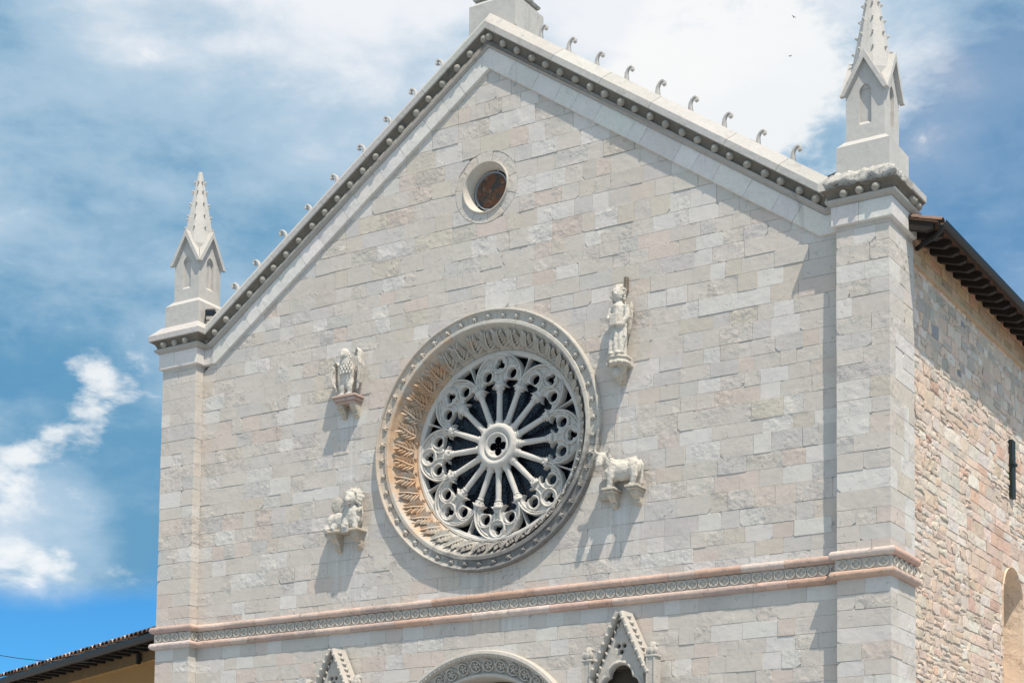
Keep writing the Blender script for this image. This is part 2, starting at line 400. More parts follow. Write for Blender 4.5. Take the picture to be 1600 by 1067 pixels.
# ------------------------------------------------------------------ stone prism
def poly_inset(poly, d):
    n = len(poly); out = []
    A = sum(poly[i][0] * poly[(i + 1) % n][1] - poly[(i + 1) % n][0] * poly[i][1] for i in range(n))
    sg = 1 if A > 0 else -1
    for i in range(n):
        p0, p1, p2 = poly[i - 1], poly[i], poly[(i + 1) % n]
        e1 = (p1[0] - p0[0], p1[1] - p0[1]); e2 = (p2[0] - p1[0], p2[1] - p1[1])
        l1 = math.hypot(*e1) or 1e-6; l2 = math.hypot(*e2) or 1e-6
        nx = (-e1[1] / l1 - e2[1] / l2) * sg; ny = (e1[0] / l1 + e2[0] / l2) * sg
        l = math.hypot(nx, ny)
        if l < 1e-6: out.append(p1); continue
        k = d / max(0.5, l / 2) / l
        out.append((p1[0] + nx * k, p1[1] + ny * k))
    return out
def prism(mb, poly, back, front, mp, bev=0.008, tint=(1, 1, 1), tilt=(0, 0), dome=0.0):
    "poly in (u,v); depth measured outwards (front > back); mp(u,v,d)->xyz"
    n = len(poly)
    cu = sum(p[0] for p in poly) / n; cv = sum(p[1] for p in poly) / n
    fr = poly_inset(poly, bev)
    dz = lambda p: tilt[0] * (p[0] - cu) + tilt[1] * (p[1] - cv)
    V = [mp(p[0], p[1], back) for p in poly] + [mp(p[0], p[1], front - bev * 0.7 + dz(p)) for p in poly] + [mp(p[0], p[1], front + dz(p)) for p in fr]
    F = []
    for i in range(n):
        j = (i + 1) % n
        F += [(i, j, n + j, n + i), (n + i, n + j, 2 * n + j, 2 * n + i)]
    if dome:
        V.append(mp(cu, cv, front + dome))
        F += [(2 * n + i, 2 * n + (i + 1) % n, 3 * n) for i in range(n)]
    else: F.append(tuple(range(2 * n, 3 * n)))
    mb.mesh(V, F, tint)
def push_out(poly, cx, cz, r):
    out = []; hit = False
    for x, z in poly:
        d = math.hypot(x - cx, z - cz)
        if d < r:
            hit = True
            if d < 1e-6: d = 1e-6
            out.append((cx + (x - cx) / d * r, cz + (z - cz) / d * r))
        else: out.append((x, z))
    return out, hit
def area(poly):
    n = len(poly)
    return abs(sum(poly[i][0] * poly[(i + 1) % n][1] - poly[(i + 1) % n][0] * poly[i][1] for i in range(n))) / 2
def subdiv(poly, step):
    out = []
    n = len(poly)
    for i in range(n):
        a, b = poly[i], poly[(i + 1) % n]
        k = max(1, int(math.hypot(b[0] - a[0], b[1] - a[1]) / step))
        for j in range(k): out.append((a[0] + (b[0] - a[0]) * j / k, a[1] + (b[1] - a[1]) * j / k))
    return out
def clip_half(poly, nx, nz, c):
    "keep nx*x+nz*z <= c"
    out = []
    for i in range(len(poly)):
        a, b = poly[i], poly[(i + 1) % len(poly)]
        da, db = nx * a[0] + nz * a[1] - c, nx * b[0] + nz * b[1] - c
        if da <= 0: out.append(a)
        if da * db < 0:
            t = da / (da - db); out.append((a[0] + (b[0] - a[0]) * t, a[1] + (b[1] - a[1]) * t))
    return out

GREY = (0.500, 0.478, 0.452); WHITE = (0.550, 0.542, 0.530); PINK = (0.512, 0.462, 0.428); TAN = (0.496, 0.463, 0.420); COOL = (0.478, 0.468, 0.460); DIM = (0.468, 0.444, 0.414)
def ash_tint(z, x):
    q = rnd()
    if z < -3.1: c = WHITE if q < .35 else GREY if q < .9 else PINK
    elif z > 3.2: c = GREY if q < .40 else WHITE if q < .54 else PINK if q < .64 else TAN if q < .80 else COOL if q < .92 else DIM
    else: c = GREY if q < .55 else WHITE if q < .72 else PINK if q < .81 else TAN if q < .88 else COOL
    return jit(c, 0.03) + (random.choice((.05, .1, .15, .3, .6, 1.0)),)
front_map = lambda yp: (lambda u, v, d: (u, yp - d, v))
OCX, OCZ, OCR = -0.06, 4.56, 0.47

courses = []
z = -6.2
while z < 7.2:
    h = ru(0.23, 0.32) if z < 3 else ru(0.24, 0.38)
    courses.append((z, z + h)); z += h
def gable_z(x): return ZA - SL * abs(x) if abs(x) < XE else ZE

stones = []      # (score, name-kind, poly, back, front, map, bev, tint, tilt)
mortar = MB()
def rough_rect(u0, u1, v0, v1):
    j = lambda: ru(-0.002, 0.002)
    gl, gr = ru(.0003, .0015), ru(.0003, .0015)
    gb, gt = random.choice((.001, .0015, .002, .004, .008)), random.choice((.0005, .001, .001, .003))
    if rnd() < .10: gl = .006
    p = [(u0 + gl + j(), v0 + gb + j()), (u1 - gr + j(), v0 + gb + j()), (u1 - gr + j(), v1 - gt + j()), (u0 + gl + j(), v1 - gt + j())]
    q = rnd()
    if q < 0.22:                       # a chipped corner
        k = random.randrange(4); a, b, c = p[k - 1], p[k], p[(k + 1) % 4]
        s1, s2 = ru(.03, .09), ru(.03, .08)
        l1 = math.hypot(a[0] - b[0], a[1] - b[1]); l2 = math.hypot(c[0] - b[0], c[1] - b[1])
        p[k:k + 1] = [(b[0] + (a[0] - b[0]) * s1 / l1, b[1] + (a[1] - b[1]) * s1 / l1), (b[0] + (c[0] - b[0]) * s2 / l2, b[1] + (c[1] - b[1]) * s2 / l2)]
    out = []
    for i in range(len(p)):
        a, b = p[i], p[(i + 1) % len(p)]
        out.append(a)
        if math.hypot(b[0] - a[0], b[1] - a[1]) > 0.2:
            t = ru(.3, .7); out.append((a[0] + (b[0] - a[0]) * t + j() * 1.4, a[1] + (b[1] - a[1]) * t + j() * 2))
    return out
def split_row(a, b, lo, hi):
    xs = [a]
    while xs[-1] < b - lo * 0.8:
        w = random.choice((ru(lo, lo * 1.5), ru(lo * 1.2, hi), ru(lo * 1.2, hi)))
        xs.append(xs[-1] + w)
    if len(xs) > 2 and b - xs[-2] < hi * 1.1: xs[-1] = b
    elif xs[-1] < b: xs.append(b)
    else: xs[-1] = b
    return xs
PORT_Z, PORT_R = -5.75, 2.0
for z0, z1 in courses:
    zm = (z0 + z1) / 2
    for xs in (split_row(-WI, WI, 0.25, 0.64),):
        for x0, x1 in zip(xs, xs[1:]):
            # keep under the raking frieze
            cell = [(x0, z0), (x1, z0), (x1, z1), (x0, z1)]
            lim = SL
            cell = clip_half(cell, SL, 1, ZA + 0.12); cell = clip_half(cell, -SL, 1, ZA + 0.12) if cell else cell
            if not cell or area(cell) < 0.012: continue
            st = rough_rect(x0, x1, z0, z1) if len(cell) == 4 and min(c[1] for c in cell) == z0 and max(c[1] for c in cell) == z1 else poly_inset(cell, 0.005)
            drop = False; near = False
            for cx, cz, rr in ((RX, 0, 2.17), (OCX, OCZ, 0.65), (0, PORT_Z, PORT_R)):
                dmin = min(math.hypot(p[0] - cx, p[1] - cz) for p in cell + [((x0 + x1) / 2, zm)])
                if dmin < rr + 0.5:
                    cell2, h = push_out(subdiv(cell, 0.07), cx, cz, rr)
                    if h:
                        near = True
                        if area(cell2) < 0.006 or all(math.hypot(p[0] - cx, p[1] - cz) < rr + 0.004 for p in cell2): drop = True; break
                        cell = cell2
                        st, _ = push_out(subdiv(st, 0.09), cx, cz, rr + 0.005)
                        if area(st) < 0.006: drop = True; break
            if z1 < PORT_Z and x1 > -PORT_R and x0 < PORT_R: drop = True
            if drop: continue
            mortar.face([(u, 0.006, v) for u, v in cell])
            hid = (abs(x0 + x1) / 2 < XE and zm > gable_z((x0 + x1) / 2) - 0.02) or (-3.12 < z0 and z1 < -2.72) or z1 < -4.5
            kx = 1 + 0.025 * (x0 + x1) / 2
            d = random.choice((ru(-.001, .002), ru(-.002, .004), ru(0, .010)))
            stones.append((0 if hid else area(st) * kx, st, -0.05, d, front_map(0.0), random.choice((.0015, .002, .004)), ash_tint(zm, (x0 + x1) / 2), (ru(-.004, .004), ru(-.008, .008))))
# voussoirs round the oculus
k = 0; a = ru(0, .3)
while k < 11:
    a0 = a + 2 * math.pi * k / 11 + 0.004; a1 = a + 2 * math.pi * (k + 1) / 11 - 0.004; r0, r1 = OCR - .03, 0.648 + .0 * k
    st = [(OCX + r0 * math.cos(a0 + (a1 - a0) * i / 3), OCZ + r0 * math.sin(a0 + (a1 - a0) * i / 3)) for i in range(4)] + \
         [(OCX + r1 * math.cos(a1 + (a0 - a1) * i / 3), OCZ + r1 * math.sin(a1 + (a0 - a1) * i / 3)) for i in range(4)]
    stones.append((area(st) * 1.2, st, -0.05, ru(-.003, .008), front_map(0.0), .006, jit(random.choice((GREY, COOL, TAN, GREY, GREY)), .03), (0, 0)))
    mortar.face([(u, 0.012, v) for u, v in [(OCX + rr * math.cos(q), OCZ + rr * math.sin(q)) for rr, q in [(r0, a0 - .02), (r0, (a0 + a1) / 2), (r0, a1 + .02), (r1 + .02, a1 + .02), (r1 + .03, (a0 + a1) / 2), (r1 + .02, a0 - .02)]]])
    k += 1
# pilasters: front blocks, then the flank of the right one
side_map = lambda xp: (lambda u, v, d: (xp + d, u, v))
for sx in (-1, 1):
    xa, xb = (-WO, -WI) if sx < 0 else (WI, WO)
    for z0, z1 in courses:
        if z0 > ZE + 0.05: continue
        xs = [xa, xb] if rnd() < .12 else [xa, xa + (xb - xa) * ru(.28, .72), xb] if rnd() < .75 else [xa, xa + (xb - xa) * ru(.25, .4), xa + (xb - xa) * ru(.6, .75), xb]
        q = random.choice((0.24, 0.30, 0.46, 0.62))
        for i, (x0, x1) in enumerate(zip(xs, xs[1:])):
            st = rough_rect(x0, x1, z0, z1)
            st = [(min(max(u, xa + .001), xb - .001), v) for u, v in st]
            edge = (x1 == xb)
            hid = (-3.12 < z0 and z1 < -2.72) or z1 < -4.5 or z0 > ZE
            stones.append((0 if hid else area(st) * (1 + .025 * (x0 + x1) / 2), st, -(q if edge and sx > 0 else 0.235), ru(-.002, .005), front_map(-P_), random.choice((.0015, .002, .004)), ash_tint(min(z0, 3), x0), (0, ru(-.01, .01))))
        if sx > 0:
            ys = [-P_ + q, DB] if rnd() < .5 else [-P_ + q, -P_ + q + (DB + P_ - q) * ru(.35, .65), DB]
            for y0, y1 in zip(ys, ys[1:]):
                st = rough_rect(y0, y1, z0, z1)
                hid = (-3.12 < z0 and z1 < -2.72) or z1 < -4.5 or z0 > ZE
                stones.append((0 if hid else area(st) * .6, st, -0.06, ru(-.004, .006), side_map(WO), .002, jit(random.choice((GREY, WHITE, WHITE, GREY, TAN)), .05), (0, 0)))
# wall bodies behind the stones
wall = cobj('front_wall', mortar, M_MORT)
core = MB()
for xa, xb in ((-WO + .012, -WI - .006), (WI + .006, WO - .012)):
    core.box(xa, xb, -P_ + .012, DB - .003, GZ, 3.05)
core.box(-WI, WI, 0.012, 0.5, GZ, -6.2)
cobj('pilaster_core', core, M_MORT)
bk = MB()
prof = [(-WO + .02, GZ), (WO - .02, GZ), (WO - .02, 3.0), (XE, 3.0), (0, ZA + .75), (-XE, 3.0), (-WO + .02, 3.0)]
V = [(x, 0.75, z) for x, z in prof] + [(x, 0.86, z) for x, z in prof]; n = len(prof)
bk.mesh(V, [tuple(range(n)), tuple(reversed(range(n, 2 * n)))] + [(i, (i + 1) % n, n + (i + 1) % n, n + i) for i in range(n)])
cobj('inner_wall', bk, M_INNER)

stones.sort(key=lambda s: -s[0])
rest = MB()
for i, (scr, st, back, d, mp, bev, tint, tilt) in enumerate(stones):
    if i < 300:
        mb = MB(); prism(mb, st, back, d, mp, bev, tint, tilt)
        link('ashlar_block', build_mesh('ashlar_block', mb, M_ASH), wall)
    else: prism(rest, st, back, d, mp, bev, tint, tilt)
tag(link('ashlar_blocks', build_mesh('ashlar_blocks', rest, M_ASH), wall), kind='stuff')

# ------------------------------------------------------------------ cornice swept along pilasters and gable
path = [(Vector((-WO, DB, ZE)), None)]
PTS = [Vector(p) for p in ((-WO, DB, ZE), (-WO, -P_, ZE), (-WI, -P_, ZE), (-WI, 0, ZE), (-XE, 0, ZE), (0, 0, ZA), (XE, 0, ZE), (WI, 0, ZE), (WI, -P_, ZE), (WO, -P_, ZE), (WO, DB, ZE))]
SEG = []
for a, b in zip(PTS, PTS[1:]):
    t = (b - a).normalized()
    if abs(t.z) > 1e-4:
        o = Vector((0, -1, 0)); u = t.cross(o); u = u if u.z > 0 else -u
    else:
        u = Vector((0, 0, 1)); o = t.cross(u)
    SEG.append((a, b, o, u))
def mitre(i):
    if i == 0 or i == len(PTS) - 1:
        s = SEG[0] if i == 0 else SEG[-1]; return s[2], s[3]
    s1, s2 = SEG[i - 1], SEG[i]
    o = (s1[2] + s2[2]) / (1 + s1[2].dot(s2[2])); u = (s1[3] + s2[3]) / (1 + s1[3].dot(s2[3]))
    return o, u
def sec(i, s, prof, gap=0.0):
    a, b, o, u = SEG[i]
    if s <= 0: o_, u_ = mitre(i); p = a
    elif s >= 1: o_, u_ = mitre(i + 1); p = b
    else: o_, u_ = o, u; p = a.lerp(b, s)
    t = (b - a).normalized() * gap
    return [p + o_ * q + u_ * n_ + t for q, n_ in prof]
def sweep_piece(mb, i, s0, s1, prof, g=0.0, tint=(1, 1, 1)):
    mb.rings([sec(i, s0, prof, g if s0 > 0 else 0), sec(i, s1, prof, -g if s1 < 1 else 0)], True, True, True, tint)
FR = [(-.03, -.012), (.045, 0.0), (.055, .01), (.055, .30), (.05, .31), (-.03, .31)]
MO = [(-.03, .312), (.07, .312), (.095, .33), (.12, .345), (.135, .375), (.135, .395), (.10, .402), (-.03, .402)]
CO = [(-.03, .404), (.085, .404), (.095, .45), (.125, .50), (.19, .543), (-.03, .543)]
SLB = [(-.10, .545), (.205, .545), (.215, .555), (.215, .655), (.205, .665), (.045, .835), (-.10, .835)]
# frieze slabs and coping slabs piece by piece
for i, (a, b, o, u) in enumerate(SEG):
    Lg = (b - a).length
    def cuts(w):
        n = max(1, round(Lg / w)); c = [0] + [(k + ru(-.25, .25)) / n for k in range(1, n)] + [1]; return c
    c = cuts(0.55)
    for s0, s1 in zip(c, c[1:]):
        mb = MB(); sweep_piece(mb, i, s0, s1, [(q + (ru(0, .006) if q > 0 else 0), n_) for q, n_ in FR], .0025, jit((1.38, 1.37, 1.35), .06)); cobj('frieze_slab', mb, M_CORN)
    c = cuts(1.35)
    if i in (8, 9):
        continue
    for s0, s1 in zip(c, c[1:]):
        mb = MB(); sweep_piece(mb, i, s0, s1, SLB, .0035, jit((.96, .96, .95), .05)); cobj('coping_slab', mb, M_CORN)
mb = MB(); mc = MB()
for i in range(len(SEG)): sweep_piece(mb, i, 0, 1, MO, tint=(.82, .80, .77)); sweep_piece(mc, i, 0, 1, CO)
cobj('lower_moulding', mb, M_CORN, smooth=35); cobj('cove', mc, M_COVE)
# eroded coping of the right pilaster
def rough_mesh(mb, cuts_, amp, freq, seed):
    me = build_mesh('tmp', mb, None); bm = bmesh.new(); bm.from_mesh(me); bpy.data.meshes.remove(me)
    bmesh.ops.triangulate(bm, faces=[f for f in bm.faces if len(f.verts) > 4])
    for _ in range(cuts_):
        bmesh.ops.subdivide_edges(bm, edges=[e for e in bm.edges if e.calc_length() > 0.05], cuts=1, use_grid_fill=True)
    bm.normal_update()
    for v in bm.verts:
        n1 = mnoise.noise(v.co * freq + Vector((seed, 0, 0))); n2 = mnoise.noise(v.co * freq * 3.1 + Vector((0, seed, 0)))
        v.co += v.normal * amp * (n1 + .6 * n2 - .25)
    return bm
SLE = [(-.10, .56), (.09, .565), (.13, .60), (.15, .66), (.135, .73), (.08, .80), (.01, .85), (-.10, .85)]
for i, s0, s1 in ((8, 0, 1), (9, 0, .40)):
    mb = MB()
    ks = 10
    mb.rings([sec(i, s0 + (s1 - s0) * k / ks, SLE) for k in range(ks + 1)], True, True, True)
    bm = rough_mesh(mb, 2, .06, 10.0, 3.3 + i)
    me = bpy.data.meshes.new('eroded_coping'); bm.to_mesh(me); bm.free(); me.materials.append(M_ERO); me.shade_smooth()
    tag(CP(link('coping_slab', me)), 'rough eroded coping stone with broken lower edge')
mb = MB(); sweep_piece(mb, 9, .40, 1, SLB, .004); cobj('coping_slab', mb, M_CORN)
# ball ornaments in the cove
bm_ = MB(); bm_.ball((0, 0, 0), (.074, .078, .070), 12, 8); bm_.lathe([(.06, -.1), (.045, 0)], 10, Matrix.Rotation(math.pi / 2, 4, 'X'))
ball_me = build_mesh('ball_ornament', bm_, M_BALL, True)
def put_ball(i, s):
    a, b, o, u = SEG[i]; p = a.lerp(b, s) + o * 0.118 + u * .462
    CP(link('ball_ornament', ball_me, loc=p + Vector((0, ru(-.006, .006), 0)), rot=(ru(-.3, .3), ru(0, 6), ru(-.3, .3)), scale=(ru(.88, 1.08), ru(.9, 1.05), ru(.88, 1.08))))
for k in range(22):
    put_ball(4, 1.033 - k * .047 + ru(-.003, .003)); put_ball(5, -.033 + k * .047 + ru(-.003, .003))
for i in (1, 8):
    for s in ((.14, .46, .78) if i == 1 else (.2, .5, .8)): put_ball(i, s)
for s in (.58, .84): put_ball(9, s)
put_ball(7, .9); put_ball(2, .8)
# gable top behind the coping
tb = MB()
for sx in (-1, 1):
    u = Vector((sx * SL, 0, 1)).normalized()
    A = Vector((0, 0, ZA)) + Vector((0, 0, 1)) * .835 / u.z; B = Vector((sx * (XE + .1), 0, ZE - SL * .1)) + Vector((0, 0, .835 / u.z))
    for d0, d1, y0, y1 in ((-.02, -.9, .02, .80),):
        V = [A + Vector((0, y0, d0)), B + Vector((0, y0, d0)), B + Vector((0, y1, d0)), A + Vector((0, y1, d0)), A + Vector((0, y0, d1)), B + Vector((0, y0, d1)), B + Vector((0, y1, d1)), A + Vector((0, y1, d1))]
        tb.mesh(V, [(0, 1, 2, 3), (7, 6, 5, 4), (0, 4, 5, 1), (1, 5, 6, 2), (2, 6, 7, 3), (3, 7, 4, 0)])
cobj('gable_top', tb, M_CORN)

# crockets
def crocket_mesh():
    mb = MB()
    pts = [(-.01, -.1), (-.035, .06), (-.045, .15), (-.02, .235), (.03, .29), (.09, .305), (.135, .27), (.135, .225), (.10, .205), (.075, .225)]
    wd = [.065, .05, .04, .034, .03, .029, .032, .034, .03, .02]
    R = []
    for i, (h, v) in enumerate(pts):
        a = pts[max(0, i - 1)]; b = pts[min(len(pts) - 1, i + 1)]
        t = Vector((b[0] - a[0], b[1] - a[1])).normalized(); nn = Vector((t.y, -t.x))
        w = wd[i]; hy = .05 if i < 7 else .058
        R.append([(h + nn.x * w * c, y, v + nn.y * w * c) for c, y in ((-1, -hy * .7), (-.6, -hy), (.6, -hy), (1, -hy * .7), (1, hy * .7), (.6, hy), (-.6, hy), (-1, hy * .7))])
    mb.rings(R, True, True, True)
    return build_mesh('crocket', mb, M_CORN, 50)
CRK = crocket_mesh()
for sx in (-1, 1):
    xs = [1.02, 1.58, 2.14, 2.72, 3.31, 3.92, 4.53, 5.13, 5.73] if sx > 0 else [1.08, 1.66, 2.22, 2.80, 3.42, 4.04, 4.62, 5.26, 5.78]
    for x in xs:
        zt = ZA - SL * x + .835 / math.cos(math.atan(SL))
        k = ru(.60, .70)
        CP(link('crocket', CRK, loc=(sx * x, 0.05, zt + .03), rot=(ru(-.08, .08), sx * .16 + ru(-.06, .06), 0), scale=(sx * k, k, k * 1.05)))
# broken cement edge behind the coping on the right slope
mb = MB(); pr = []
k = 0; x = 1.0
R = []
while x < 6.0:
    zt = ZA - SL * x + .835 / math.cos(math.atan(SL)); h = .03 + .07 * abs(mnoise.noise(Vector((x * 2.3, 0, 0)))) + ru(0, .02)
    R.append([(x, .16, zt - .04), (x, .2, zt + h * .8), (x, .3, zt + h), (x, .38, zt - .04)]); x += .14
mb.rings(R, True, True, True); cobj('cement_ridge', mb, M_ERO)

# ------------------------------------------------------------------ sdf plate
def sdf_mesh(name, F, H, x0, x1, z0, z1, nx, nz, back, mat, smooth=40):
    "solid where F<0; front y = H(x,z,F); sides down to y=back"
    X = np.linspace(x0, x1, nx + 1); Z = np.linspace(z0, z1, nz + 1)
    gx, gz = np.meshgrid(X, Z, indexing='ij'); f = F(gx, gz)
    V = []; idx = {}; faces = []; border = []
    def cv(i, j):
        k = (i, j)
        if k not in idx: idx[k] = len(V); V.append((gx[i, j], gz[i, j]))
        return idx[k]
    def ev(i, j, i2, j2):
        k = ((i, j), (i2, j2)) if (i, j) < (i2, j2) else ((i2, j2), (i, j))
        if k not in idx:
            a, b = f[k[0]], f[k[1]]; t = min(.98, max(.02, a / (a - b)))
            idx[k] = len(V); V.append((gx[k[0]] + (gx[k[1]] - gx[k[0]]) * t, gz[k[0]] + (gz[k[1]] - gz[k[0]]) * t))
        return idx[k]
    for i in range(nx):
        for j in range(nz):
            cs = ((i, j), (i + 1, j), (i + 1, j + 1), (i, j + 1)); ins = [f[c] < 0 for c in cs]
            if not any(ins): continue
            poly = []; kind = []
            for a in range(4):
                b = (a + 1) % 4
                if ins[a]: poly.append(cv(*cs[a])); kind.append('c')
                if ins[a] != ins[b]: poly.append(ev(*cs[a], *cs[b])); kind.append('x' if ins[a] else 'e')
            faces.append(poly)
            m = len(poly)
            for a in range(m):
                if kind[a] == 'x' and kind[(a + 1) % m] == 'e': border.append((poly[a], poly[(a + 1) % m]))
    P = np.array(V); fv = F(P[:, 0], P[:, 1]); y = H(P[:, 0], P[:, 1], np.minimum(fv, 0))
    verts = [(float(a), float(c), float(b)) for (a, b), c in zip(V, y)]
    base = len(verts); bi = {}
    for a, b in border:
        for q in (a, b):
            if q not in bi: bi[q] = len(verts); verts.append((V[q][0], back, V[q][1]))
        faces.append((b, a, bi[a], bi[b]))
    me = bpy.data.meshes.new(name); me.from_pydata(verts, [], faces)
    me.materials.append(mat); finish(me, smooth, True)
    return me
circ = lambda x, z, cx, cz, r: np.hypot(x - cx, z - cz) - r

# ------------------------------------------------------------------ pinnacles
def lancet_poly(w, h0, h1):
    "half-width w, sill h0, apex h1: pointed outline"
    hs = h1 - w * 1.25
    pts = [(-w, h0), (w, h0), (w, hs)]
    for k in range(1, 5): a = k / 5; pts.append((w * (1 - a ** 1.7), hs + (h1 - hs) * math.sin(a * math.pi / 2)))
    pts.append((0, h1))
    for k in range(4, 0, -1): a = k / 5; pts.append((-w * (1 - a ** 1.7), hs + (h1 - hs) * math.sin(a * math.pi / 2)))
    pts.append((-w, hs)); return pts
def bridge_face(mb, outer, inner, mp):
    "ring face between an outer outline and an inner outline with the same count"
    n = len(outer)
    for i in range(n):
        j = (i + 1) % n
        mb.face([mp(*outer[i]), mp(*outer[j]), mp(*inner[j]), mp(*inner[i])])
def make_pinnacle():
    HB, HS = 0.43, 0.315
    zb0, zb1, zs0, ze, za = 0.0, 0.50, 0.60, 1.36, 2.00     # base bottom/top, shaft bottom, gablet eave, gablet apex
    base = MB(); base.box(-HB, HB, -HB, HB, zb0, zb1)
    base.rings([[(sx * h, sy * h, z_) for sx, sy in ((-1, -1), (1, -1), (1, 1), (-1, 1))] for h, z_ in ((HB, zb1 + .0005), (HS + .02, zs0), (HS + .02, zs0 + .02))], True, False, True)
    root = obj('pinnacle', base, M_PIN)
    def SF(x, z):
        ax = np.abs(x)
        shape = np.maximum.reduce([ax - HS, zs0 - z, (z - (ze + .02 + (za - ze - .06) * (1 - ax / HS))) * .5])
        w, hs, h1 = .10, ze - .02, ze + .12
        R0 = .165
        lan = np.maximum(np.hypot(ax + R0 - w, np.maximum(z - hs, 0)) - R0, zs0 + .24 - z)
        return np.maximum(shape, -lan)
    sme_ = sdf_mesh('shaft_face', SF, lambda x, z, f: -HS + 0 * x, -.33, .33, zs0 - .02, za + .05, 44, 90, -HS + .06, M_PIN, 30)
    for k in range(4):
        o = link('shaft_face', sme_, root); o.rotation_euler = (0, 0, k * math.pi / 2)
    sh = MB(); hb = HS - .055
    sh.box(-hb, hb, -hb, hb, zs0, ze + .2)
    for k in range(4):
        Rm = Matrix.Rotation(k * math.pi / 2, 3, 'Z')
        sh.mesh([Rm @ Vector(p) for p in ((-.12, -HS + .001, zs0 + .235), (.12, -HS + .001, zs0 + .235), (.12, -hb - .002, zs0 + .30), (-.12, -hb - .002, zs0 + .30))], [(0, 1, 2, 3)])
    obj('shaft', sh, M_PIN, root)
    # gablet roofs on four sides, with thickness
    for k in range(4):
        Rm = Matrix.Rotation(k * math.pi / 2, 3, 'Z')
        HE = .39
        mb = MB()
        for sx in (-1, 1):
            pr = [(sx * HE, ze - .03), (0, za + .02), (0, za - .12), (sx * (HE - .075), ze - .03)]
            Y0, Y1 = -HE - .0, -.02
            V = [Rm @ Vector((u, Y0, v)) for u, v in pr] + [Rm @ Vector((u, Y1, v + .0)) for u, v in pr]
            # valley: clip the rear so neighbours meet on the diagonal
            V[4] = Rm @ Vector((sx * HE, -HE, pr[0][1])); V[7] = Rm @ Vector((sx * (HE - .075), -(HE - .075), pr[3][1]))
            mb.mesh(V, [(0, 1, 2, 3), (4, 5, 1, 0), (7, 6, 5, 4), (3, 2, 6, 7), (0, 3, 7, 4)])
        obj('gablet', mb, M_PIN, root)
    sp = MB(); n = 8
    zt = 3.30
    rr = lambda z_: .335 * (1 - (z_ - 1.75) / (zt + .22 - 1.75))
    rr0 = lambda z_: .30 if z_ < 1.6 else rr(z_)
    sp.rings([[(rr0(z_) * math.cos(math.pi / 8 + k * math.pi / 4), rr0(z_) * math.sin(math.pi / 8 + k * math.pi / 4), z_) for k in range(n)] for z_ in (1.42, 1.76, 2.0, 2.45, 2.46, 2.9, zt)], True, True, True)
    spire = obj('spire', sp, M_PIN, root)
    kb = MB(); kb.ball((.012, 0, 0), (.028, .018, .024), 6, 4); kb.box(-.03, .012, -.011, .011, -.03, .008)
    kme = build_mesh('crocket_knob', kb, M_PIN)
    for j, z_ in enumerate((2.10, 2.36, 2.62, 2.88, 3.08)):
        for k in range(8):
            a = math.pi / 8 + k * math.pi / 4; r = rr(z_) + .012
            q = link('crocket_knob', kme, root); q.location = (r * math.cos(a), r * math.sin(a), z_); q.rotation_euler = (0, 0, a)
    return root
PCY = 0.23
pinn = make_pinnacle(); CP(pinn); pinn.location = (6.97, PCY, 3.16)
p2 = copy_tree(pinn, church); p2.matrix_parent_inverse = pinn.matrix_parent_inverse; p2.location = (-6.97, PCY, 3.16)
p3 = copy_tree(pinn, church); p3.matrix_parent_inverse = pinn.matrix_parent_inverse; p3.location = (-.05, .58, 7.46); p3.scale = (1.13, 1.13, 1.13)
mb = MB()
mb.rings([[(-.05 + sx * h, .58 + sy * h, z_) for sx, sy in ((-1, -1), (1, -1), (1, 1), (-1, 1))] for h, z_ in ((.30, 8.14), (.435, 8.15), (.45, 8.19), (.40, 8.22))], True, True, True)
cobj('pinnacle_slab', mb, M_ERO)

# ------------------------------------------------------------------ belt course
BP = [Vector(p) for p in ((-WO, DB, 0), (-WO, -P_, 0), (-WI, -P_, 0), (-WI, 0, 0), (WI, 0, 0), (WI, -P_, 0), (WO, -P_, 0), (WO, DB, 0))]
def belt_segs():
    out = []
    for a, b in zip(BP, BP[1:]):
        t = (b - a).normalized(); out.append((a, b, Vector((t.y, -t.x, 0)) if True else None))
    return out
BS = [(a, b, (b - a).normalized().cross(Vector((0, 0, 1)))) for a, b in zip(BP, BP[1:])]
def bmitre(i):
    if i == 0: return BS[0][2]
    if i == len(BP) - 1: return BS[-1][2]
    return (BS[i - 1][2] + BS[i][2]) / (1 + BS[i - 1][2].dot(BS[i][2]))
def roll_prof(z0, h, p):
    return [(-.03, z0), (p * .45, z0 + .004), (p * .8, z0 + h * .16), (p, z0 + h * .42), (p * .97, z0 + h * .7), (p * .75, z0 + h * .92), (p * .4, z0 + h), (-.03, z0 + h)]
